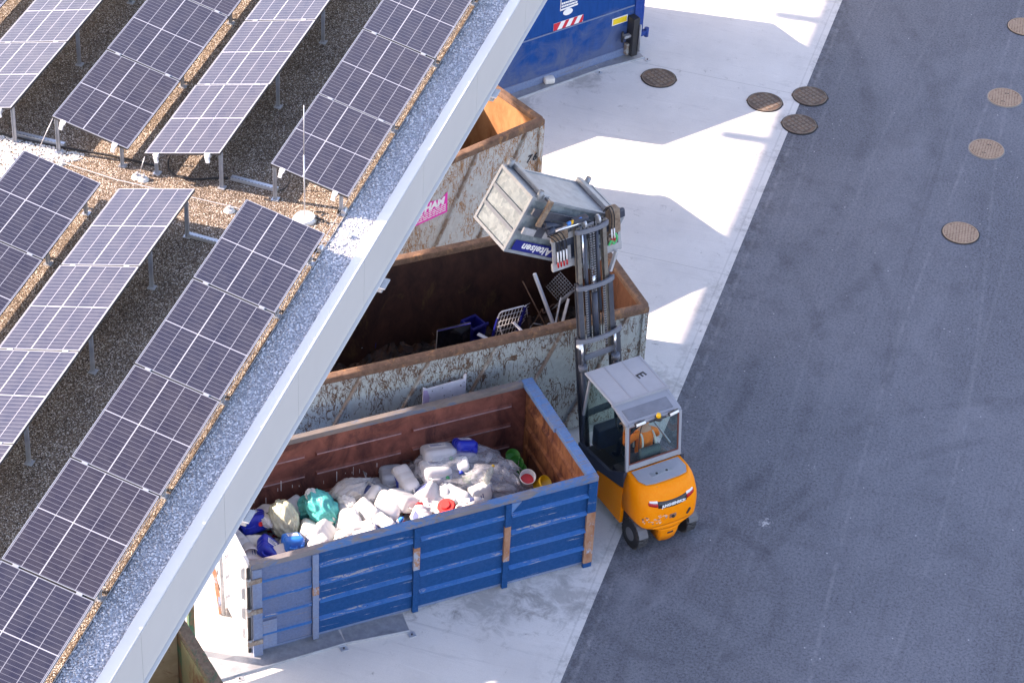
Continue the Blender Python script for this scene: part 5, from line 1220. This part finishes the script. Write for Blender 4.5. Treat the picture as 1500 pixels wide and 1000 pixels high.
o = b.build('plastic_scrap'); o.location = BO; o.rotation_euler = (0, 0, BY); tag(o, 'loose crumpled plastic scrap filling the blue container below the canisters', 'plastic waste', None, 'stuff')
C_ = canister
C_('milky canister lying far back against the red wall, left of the big clear bag', 3.24, 2.28, .80, (78, 0, -12), .36, .24, .42, 'hdpe2', 'wplastic')
C_('grey white canister peeking out from under others behind the silver bag', 2.93, 2.15, .70, (80, 10, 15), .38, .24, .46, 'hdpe2')
C_('small white canister behind the silver bag with its handle up', 2.55, 2.25, .70, (70, -10, 60), .30, .2, .36, 'hdpe')
C_('big white canister with blue writing, centre of the load', 3.37, 2.00, .86, (84, 88, -4), .34, .27, .54, 'wplastic', 'black', 'capb')
C_('large clear canister with printed sheet, top of the heap beside the blue can', 4.02, 2.20, 1.12, (66, 0, -10), .50, .26, .46, 'hdpe', 'capg', True)
C_('milky canister with green cap lying below the large clear one', 3.83, 1.88, 1.06, (76, 8, -6), .44, .26, .40, 'hdpe', 'capg', True)
C_('dark blue canister with white label on top of the clear bag', 4.47, 2.16, 1.18, (62, 10, -8), .34, .24, .34, 'bluepl', 'bluepl', True)
C_('small white square bottle with blue cap in front of the blue canister', 4.28, 1.82, 1.14, (70, 180, -6), .19, .12, .24, 'wplastic', 'capb', None, 'canister', False)
C_('white canister at the middle, broad side up with blue stripe beside it', 3.15, 1.55, .92, (84, 30, 20), .40, .25, .44, 'hdpe', 'wplastic')
C_('white rounded canister with pale label below the big written one', 3.52, 1.56, .92, (78, -40, -30), .36, .24, .42, 'hdpe', 'wplastic', 'print')
C_('clear canister leaning right, left of the red lid', 3.88, 1.52, .90, (80, 50, -20), .30, .22, .44, 'hdpe2', 'wplastic')
C_('big white canister on the left of the middle, cap hidden', 2.84, 1.50, .93, (88, 20, -35), .40, .26, .46, 'wplastic')
C_('white canister with small coloured sticker right beside the silver bag', 2.72, 1.92, .90, (70, -20, 30), .30, .22, .36, 'wplastic', 'wplastic', 'print')
C_('white canister lying flat near the front rail between two others', 2.52, 1.42, .94, (86, 60, 10), .38, .26, .44, 'hdpe')
C_('ribbed white canister with label at the front rail', 2.12, 1.22, .96, (84, 100, -8), .36, .26, .50, 'wplastic', 'wplastic', True)
C_('milky canister squeezed between silver bag and front canisters', 2.10, 1.55, .86, (75, -60, 0), .34, .24, .42, 'hdpe2')
C_('white canister right of the teal bag near the rail', 1.62, 1.22, .92, (80, 40, -50), .36, .24, .46, 'hdpe')
C_('tall white canister leaning against the teal bag', 1.52, 1.46, .88, (60, 20, -30), .34, .22, .44, 'wplastic')
C_('white canister behind the cream bag, only one corner showing', 1.45, 2.12, .82, (70, 30, -60), .30, .22, .40, 'hdpe')
C_('small milky canister behind the teal bag with dark handle hole', 2.0, 2.28, .74, (60, 20, 20), .26, .16, .32, 'hdpe', 'capb')
C_('dark blue canister with white label under the end of the roof', .72, 1.95, .90, (62, -15, -10), .38, .26, .40, 'bluepl', 'capr', True)
C_('second dark blue canister tucked behind the labelled one at the left', .40, 2.15, .78, (75, 30, 20), .34, .25, .38, 'bluepl', 'bluepl')
C_('dark blue can with white label at the lower left front rail', .70, 1.20, .98, (76, 40, -30), .32, .20, .38, 'bluepl', 'capb', True)
C_('bright blue box shaped can in front of the cream bag', 1.10, 1.14, 1.02, (70, 8, -5), .30, .24, .30, 'bluepl2', 'bluepl2', True)
C_('white canister at the far left corner below the door rail', .38, 1.62, .82, (85, 70, 10), .34, .24, .42, 'hdpe')
C_('white canister behind the blue ones at the left end', 1.05, 2.2, .76, (66, 0, 30), .30, .2, .38, 'wplastic', 'bluepl')
C_('clear canister right of the middle above the red lid', 4.0, 1.30, .92, (84, 70, 25), .32, .24, .44, 'hdpe2')
C_('white flat canister at the rail left of the red lid', 3.22, .98, 1.02, (84, 110, 0), .26, .16, .34, 'wplastic', 'capr', 'print')
C_('white can with blue print at the rail, beside the blue bottle', 2.62, 1.02, 1.0, (82, 80, 12), .28, .2, .36, 'wplastic', 'capb', 'print')
C_('small white can with red detail close to the front rail', 2.30, .92, 1.02, (84, 95, -10), .28, .18, .34, 'wplastic', 'capr')
C_('clear upright canister seen inside the big clear bag, left', 4.08, 2.40, .78, (20, 0, 10), .26, .18, .36, 'hdpe2')
C_('small carton with printed label inside the big clear bag', 4.52, 2.40, .86, (40, 5, -10), .24, .16, .24, 'wplastic', 'wplastic', True)
bag('cream translucent bag of crumpled plastic at the left of the load', 1.16, 1.72, 1.00, (0, 35, -85), .36, .24, .24, 'filmcream', 1)
bag('teal plastic bag tied with a knot towards the front rail', 1.82, 1.78, 1.00, (0, 28, -62), .36, .27, .22, 'filmteal', 2)
bag('teal bag corner under the tied teal bag', 1.72, 2.1, .80, (0, 5, 30), .32, .24, .16, 'filmteal', 5, False)
bag('white sheet of film draped over the teal bag', 1.76, 1.92, 1.12, (0, 20, -60), .20, .15, .10, 'filmwhite', 8, False)
bag('crumpled silver grey bag left of the centre', 2.36, 2.02, .98, (0, -14, 8), .36, .24, .21, 'filmgrey', 3)
bag('big clear bag stuffed with bottles at the right of the load', 4.30, 1.98, .80, (0, 3, -8), .92, .60, .46, 'filmclear', 4, False, .03)
bag('clear bag end with light bottles reaching to the right front', 4.78, 1.52, .80, (0, 14, -25), .56, .34, .30, 'filmclear', 6, True, .04)
bag('transparent bag with dark cable by the red wall', 3.70, 2.30, .70, (0, 0, 20), .28, .20, .20, 'filmclear', 7, False)
bag('pleated white film bag at the front rail left of the middle', 1.98, 1.02, .96, (0, 6, 20), .26, .2, .15, 'filmwhite', 9, False, .2)
bag('greenish film scrap between the teal bag and the front rail', 1.45, .98, .96, (0, 8, 10), .20, .14, .09, 'filmcream', 10, False)
random.seed(21)
extra = None
for k in range(22):
    a = .5 + 4.0 * ((k * .618) % 1); d = random.uniform(1.0, 2.2); z = .98 - .25 * max(0, d - 1.0) - random.uniform(.0, .05)
    e_ = (random.uniform(50, 130), random.uniform(-90, 90), random.uniform(0, 360))
    if extra is None: extra = C_('white plastic canister sunk between the others in the load', a, d, z, e_, .28, .19, .34, 'wplastic', 'wplastic', True)
    else: c2 = dup(extra, extra['label']); setp(c2, a, d, z, e_)
for k in range(7):
    bag(('first', 'second', 'third', 'fourth', 'fifth', 'sixth', 'seventh')[k] + ' crumpled piece of film from the left, pressed between canisters', .9 + k * .45, random.uniform(1.05, 1.9), 1.0 - .1 * (k % 3), (random.uniform(-20, 20), random.uniform(-20, 20), random.uniform(0, 180)), .20, .14, .09, ('filmwhite', 'filmclear', 'filmcream')[k % 3], 20 + k, k % 2 == 0, .16)
random.seed(11)
for k, (a, d) in enumerate(((4.2, 1.75), (4.5, 1.65), (4.75, 1.8), (4.95, 1.55), (5.05, 1.4), (4.6, 2.15), (4.85, 2.05))):
    lb = ['first', 'second', 'third', 'fourth', 'fifth', 'sixth', 'seventh'][k]
    bottle(f'white bottle inside the big clear bag, {lb} from the left', a, d, .92 + .06 * (k % 2), (80, 10, random.uniform(-60, 60)), .05, .28, 'hdpe' if k % 2 else 'wplastic', 'wplastic')
bottle('clear ribbed bottle with yellow cap lying on the clear bag', 4.60, 1.46, 1.12, (58, 20, 118), .06, .34, 'pet', 'yellowpl')
bottle('white bottle with coloured label at the front rail under the yellow cap', 4.15, 1.02, 1.06, (84, 0, 75), .06, .32, 'wplastic', 'wplastic', 'bottle', 'print')
bottle('bright blue bottle standing at the front rail', 2.87, 1.02, 1.05, (30, 10, 0), .04, .24, 'bluepl2', 'bluepl2', 'bottle', 'labelp')
bottle('white bottle with blue ring left of the bright blue bottle', 2.72, 1.10, 1.02, (40, -15, 0), .05, .26, 'wplastic', 'capb', 'bottle', 'labelp')
bottle('dark green round bottle base under the small white square bottle', 4.34, 1.68, 1.0, (10, 5, 0), .13, .16, 'greenpl', 'capg')
def tub(label, a, d, z, e, r, h, m, inner=None, name='bucket', cat='bucket'):
    t_ = thing(name, label, cat, (0, 0, 0), 0, GRP); setp(t_, a, d, z, e)
    b = MB(); n = 24
    def c_(rr_, z_): return [(rr_ * math.cos(2 * math.pi * k / n), rr_ * math.sin(2 * math.pi * k / n), z_) for k in range(n)]
    b.loft([c_(r * .80, -h / 2), c_(r * .97, h * .34), c_(r * 1.04, h * .36), c_(r * 1.04, h / 2), c_(r * .97, h / 2), c_(r * .78, -h / 2 + .02)], m, True); b.build('body', parent=t_)
    if inner: b = MB(); b.cyl((0, 0, -h * .12), (0, 0, -h * .10), r * .86, inner, n, smooth=False); b.build('residue', parent=t_)
    return t_
tub('white bucket with red residue inside, right end of the load', 5.22, 1.30, .96, (25, -8, 0), .13, .24, 'wplastic', 'capr')
tub('yellow bucket half hidden behind the one with red residue', 5.42, 1.16, .90, (30, 30, 0), .12, .22, 'yellowpl')
tub('ribbed white pot lying at the left front corner', .42, 1.28, .95, (70, 30, -20), .13, .32, 'wplastic')
for k in range(3): tub(('lowest', 'middle', 'uppermost')[k] + ' of three stacked green pots in the dark right corner', 5.30 - .02 * k, 1.80 + .10 * k, .72 + .07 * k, (30, 0, 0), .12, .14, 'greenpl', None, 'pot', 'pot')
b = MB(); b.cyl((0, 0, -.02), (0, 0, .02), .16, 'capr', 26, .14, smooth=False); b.cyl((0, 0, .02), (0, 0, .05), .09, 'capr', 22, .07, smooth=False); o = b.build('lid'); o.location = inblue(3.66, 1.02, 1.10); o.rotation_euler = (R(18), R(-12), 0); tag(o, 'round red lid at the front rail', 'lid', GRP)
b = MB(); b.box((-.05, -.04, -.05), (.05, .04, .05), 'capr', .012); o = b.build('cap'); o.location = inblue(3.28, 1.22, 1.07); o.rotation_euler = (.4, .3, .8); tag(o, 'small red cap between white canisters near the front rail', 'cap', GRP)
b = MB(); b.tube(smooth_pts([(0, 0, .15), (.12, .05, .16), (.26, .0, .06), (.36, -.14, .02), (.30, -.30, .0)]), .007, 'black'); o = b.build('loose_cable'); o.location = inblue(3.42, 2.30, .93); tag(o, 'thin black cable over the clear bag by the red wall', 'cable', GRP)
bag('crumpled white and blue wrapper right of the clear bag', 5.10, 1.82, .84, (0, 10, -20), .17, .13, .12, 'filmwhite', 12, True)
b = MB(); random.seed(5)
for k in range(26): x_ = random.uniform(.9, 3.2); z_ = random.uniform(.50, .95); b.box((x_, BW - th - .060, z_), (x_ + random.uniform(.004, .010), BW - th - .056, z_ + random.uniform(.01, .22) * (.4 if k % 3 else 1)), 'labelp')
b.build('paint_runs', parent=bpy.data.objects['back_lining'])

MT['navyb'] = plain('blue plastic strip', (.004, .007, .13), .4); MT['pale'] = plain('pale zinc tube', (.62, .66, .72), .4, .2)
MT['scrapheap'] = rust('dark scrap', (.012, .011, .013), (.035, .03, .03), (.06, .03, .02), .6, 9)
# ================================================================ SCRAP METAL IN THE MIDDLE CONTAINER
MO = origin(MR, .692, 6.5); CM, SM = math.cos(.692), math.sin(.692)
def inmid(a, d, z): return Vector((MO[0] + CM * a - SM * d, MO[1] + SM * a + CM * d, z))
MT['wirewhite'] = plain('white coated wire', (.72, .73, .78), .4); MT['navy'] = plain('navy plastic', (.01, .015, .16), .4); MT['darkglass'] = plain('dark screen', (.012, .014, .022), .12, 0, .1)
SG = 'scrap metal in the rusty container'
def mthing(name, label, cat, a, d, z, e):
    t_ = thing(name, label, cat, (0, 0, 0), 0, SG); t_.location = inmid(a, d, z); t_.rotation_euler = (R(e[0]), R(e[1]), R(e[2]) + .692); return t_
t_ = mthing('wire_basket', 'upright white wire basket frame with blue plastic corners in the scrap', 'wire basket', 4.36, 1.62, 1.02, (12, 4, 8))
W_, H_ = .52, .78
b = MB(); b.tube([(0, 0, 0), (0, 0, H_ - .04), (.04, 0, H_), (W_ - .04, 0, H_), (W_, 0, H_ - .04), (W_, 0, 0), (0, 0, 0)], .013, 'wirewhite'); b.build('frame', parent=t_)
b = MB()
for k in range(1, 8): b.tube([(W_ * k / 8, 0, 0), (W_ * k / 8, 0, H_)], .004, 'wirewhite', 5)
for k in range(1, 6): b.tube([(0, 0, H_ * k / 6), (W_, 0, H_ * k / 6)], .004, 'wirewhite', 5)
for k in range(6): b.tube([(W_, 0, H_ * (1 - k / 7)), (W_ + .30, .25, H_ * (.62 - k / 9))], .004, 'wirewhite', 5)
b.build('grid', parent=t_)
b = MB(); b.tube([(W_, 0, H_), (W_ + .32, .22, .15)], .010, 'wirewhite'); b.tube([(0, 0, H_ * .75), (.16, -.1, .15)], .010, 'wirewhite'); b.build('side_strut', parent=t_)
b = MB(); b.box((-.02, -.02, 0), (.02, .02, .62), 'navyb', .004); b.build('corner', parent=t_)
b = MB(); b.box((W_ - .02, -.02, .1), (W_ + .02, .02, .75), 'navyb', .004); b.build('corner', parent=t_)
t_ = mthing('wire_basket', 'crushed grey wire basket beside the mast in the dark container', 'wire basket', 5.55, 1.75, 1.35, (30, 20, 40))
b = MB()
for k in range(9): b.tube([(.05 * k, 0, 0), (.05 * k, 0, .42)], .0045, 'steel', 5); b.tube([(0, 0, .05 * k), (.42, 0, .05 * k)], .0045, 'steel', 5); b.tube([(.42, .05 * k, 0), (.44, .05 * k, .40)], .0045, 'steel', 5); b.tube([(.42, 0, .05 * k), (.44, .42, .05 * k)], .0045, 'steel', 5)
b.build('grid', parent=t_)
def mbar(label, P, Q, wy, wz, m, name='metal_bar', cat='metal bar'):
    P, Q = inmid(*P), inmid(*Q); b = MB(); b.bar((0, 0, 0), Q - P, wy, wz, m, .003); o = b.build(name); o.location = P; tag(o, label, cat, SG)
mbar('long pale square tube leaning up in the scrap left of the mast', (5.47, 1.35, 1.18), (5.16, 1.72, 2.25), .05, .05, 'pale')
mbar('pale short tube lying beside the crushed wire basket', (5.55, 1.35, 1.15), (5.80, 1.62, 1.62), .05, .035, 'steel')
mbar('second pale tube parallel to it beside the crushed wire basket', (5.48, 1.45, 1.12), (5.70, 1.72, 1.60), .03, .03, 'steel')
mbar('white flat bar lying in front of the upright wire basket', (4.12, 1.65, 1.25), (4.45, 1.20, 1.18), .07, .02, 'pale')
mbar('white strip leaning against the upright wire basket', (4.72, 1.52, 1.45), (4.95, 1.18, 1.22), .05, .015, 'wirewhite')
mbar('thin brown rod leaning behind the long pale tube', (5.05, 1.95, 1.95), (5.35, 1.55, 1.2), .018, .018, 'rustedge')
for k, (a, d, z, q) in enumerate(((5.0, 1.6, 1.0, .5), (5.2, 1.3, 1.05, -.3), (5.3, 1.9, 1.0, 1.2), (4.9, 1.2, 1.1, .9))):
    P0 = inmid(a, d, z); b = MB(); b.tube(smooth_pts([(0, 0, 0), (.10, .1 * q, .25), (.2, -.12 * q, .38), (.30, .2, .15 + .1 * k), (.42, .1, .05)]), .011, ('steel_dull', 'chrome', 'rustedge', 'steel')[k]); o = b.build('bent_wire'); o.location = P0
    tag(o, ('bent dull wire loop at the foot of the long pale tube', 'shiny bent wire close to the front rim left of the mast', 'rusty bent rod deep in the scrap behind the long tube', 'grey bent wire right of the upright basket')[k], 'wire', SG)
t_ = mthing('screen_panel', 'dark glossy screen panel standing in the scrap with thin white edge', 'screen', 3.42, 1.80, .92, (15, -4, -4))
b = MB(); b.box((0, 0, 0), (.60, .05, .60), 'darkglass', .006); b.build('panel', parent=t_)
b = MB(); b.box((-.010, -.002, 0), (.0, .03, .60), 'steel_dull', .002); b.box((0, -.002, .602), (.60, .02, .608), 'navyb', .001); b.build('edge', parent=t_)
t_ = mthing('crate', 'dark blue plastic crate deep in the scrap right of the screen panel', 'crate', 4.0, 1.75, .8, (5, 5, 20))
b = MB()
for (a0, a1) in (((0, 0, 0), (.04, .3, .5)), ((.30, 0, 0), (.34, .3, .5)), ((0, .28, 0), (.34, .32, .5)), ((0, 0, 0), (.34, .3, .04))): b.box(a0, a1, 'navyb', .006)
b.build('walls', parent=t_); b = MB(); b.box((-.02, -.02, .48), (.36, .02, .53), 'navyb', .006); b.build('rim', parent=t_)
for k, (a, d, z, sz_, m_) in enumerate(((3.9, 1.5, 1.02, .16, 'steel_dull'), (4.6, 1.3, 1.1, .20, 'pale'), (3.2, 1.6, .9, .18, 'steel'))):
    P0 = inmid(a, d, z); b = MB(); b.loft([[(-sz_, -sz_ * .6, 0), (sz_, -sz_ * .7, .02), (sz_ * .9, sz_ * .6, 0), (-sz_ * .8, sz_ * .5, .05)], [(-sz_ * .9, -sz_ * .5, .10), (sz_ * .7, -sz_ * .6, .07), (sz_ * .8, sz_ * .5, .12), (-sz_ * .8, sz_ * .4, .09)]], m_); o = b.build('scrap_piece'); o.location = P0; o.rotation_euler = (.2 * k, .3, k)
    tag(o, ('crumpled dull metal piece between screen panel and upright basket', 'pale crumpled sheet at the foot of the upright basket', 'grey metal piece left of the screen panel near the rim')[k], 'scrap', SG)
# dark heap of loose scrap below
b = MB(); G = []
for i in range(91):
    row = []
    for j in range(41):
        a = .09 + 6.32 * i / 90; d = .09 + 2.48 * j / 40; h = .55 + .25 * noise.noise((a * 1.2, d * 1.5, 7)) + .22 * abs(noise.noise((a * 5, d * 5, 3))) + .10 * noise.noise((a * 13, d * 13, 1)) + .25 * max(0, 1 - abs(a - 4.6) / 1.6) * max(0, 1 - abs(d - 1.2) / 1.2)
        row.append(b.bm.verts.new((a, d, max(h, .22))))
    G.append(row)
for i in range(90):
    for j in range(40): b.bm.faces.new((G[i][j], G[i + 1][j], G[i + 1][j + 1], G[i][j + 1]))
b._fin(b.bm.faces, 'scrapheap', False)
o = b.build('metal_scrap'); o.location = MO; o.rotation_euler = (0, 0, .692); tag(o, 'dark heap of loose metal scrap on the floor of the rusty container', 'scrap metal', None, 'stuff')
# a few small thin scraps catching light
random.seed(9); b = MB()
for k in range(46):
    a = random.uniform(1.5, 5.8); d = random.uniform(.8, 2.4); z = .78 + random.uniform(0, .15); q = random.uniform(0, 3.1); l = random.uniform(.03, .16)
    b.bar((a, d, z), (a + l * math.cos(q), d + l * math.sin(q), z + random.uniform(-.03, .06)), .008, .008, ('steel', 'steel_dull', 'navyb', 'rustedge')[k % 4])
o = b.build('metal_slivers'); o.location = MO; o.rotation_euler = (0, 0, .692); tag(o, 'thin slivers and wires scattered over the dark scrap', 'scrap metal', None, 'stuff')
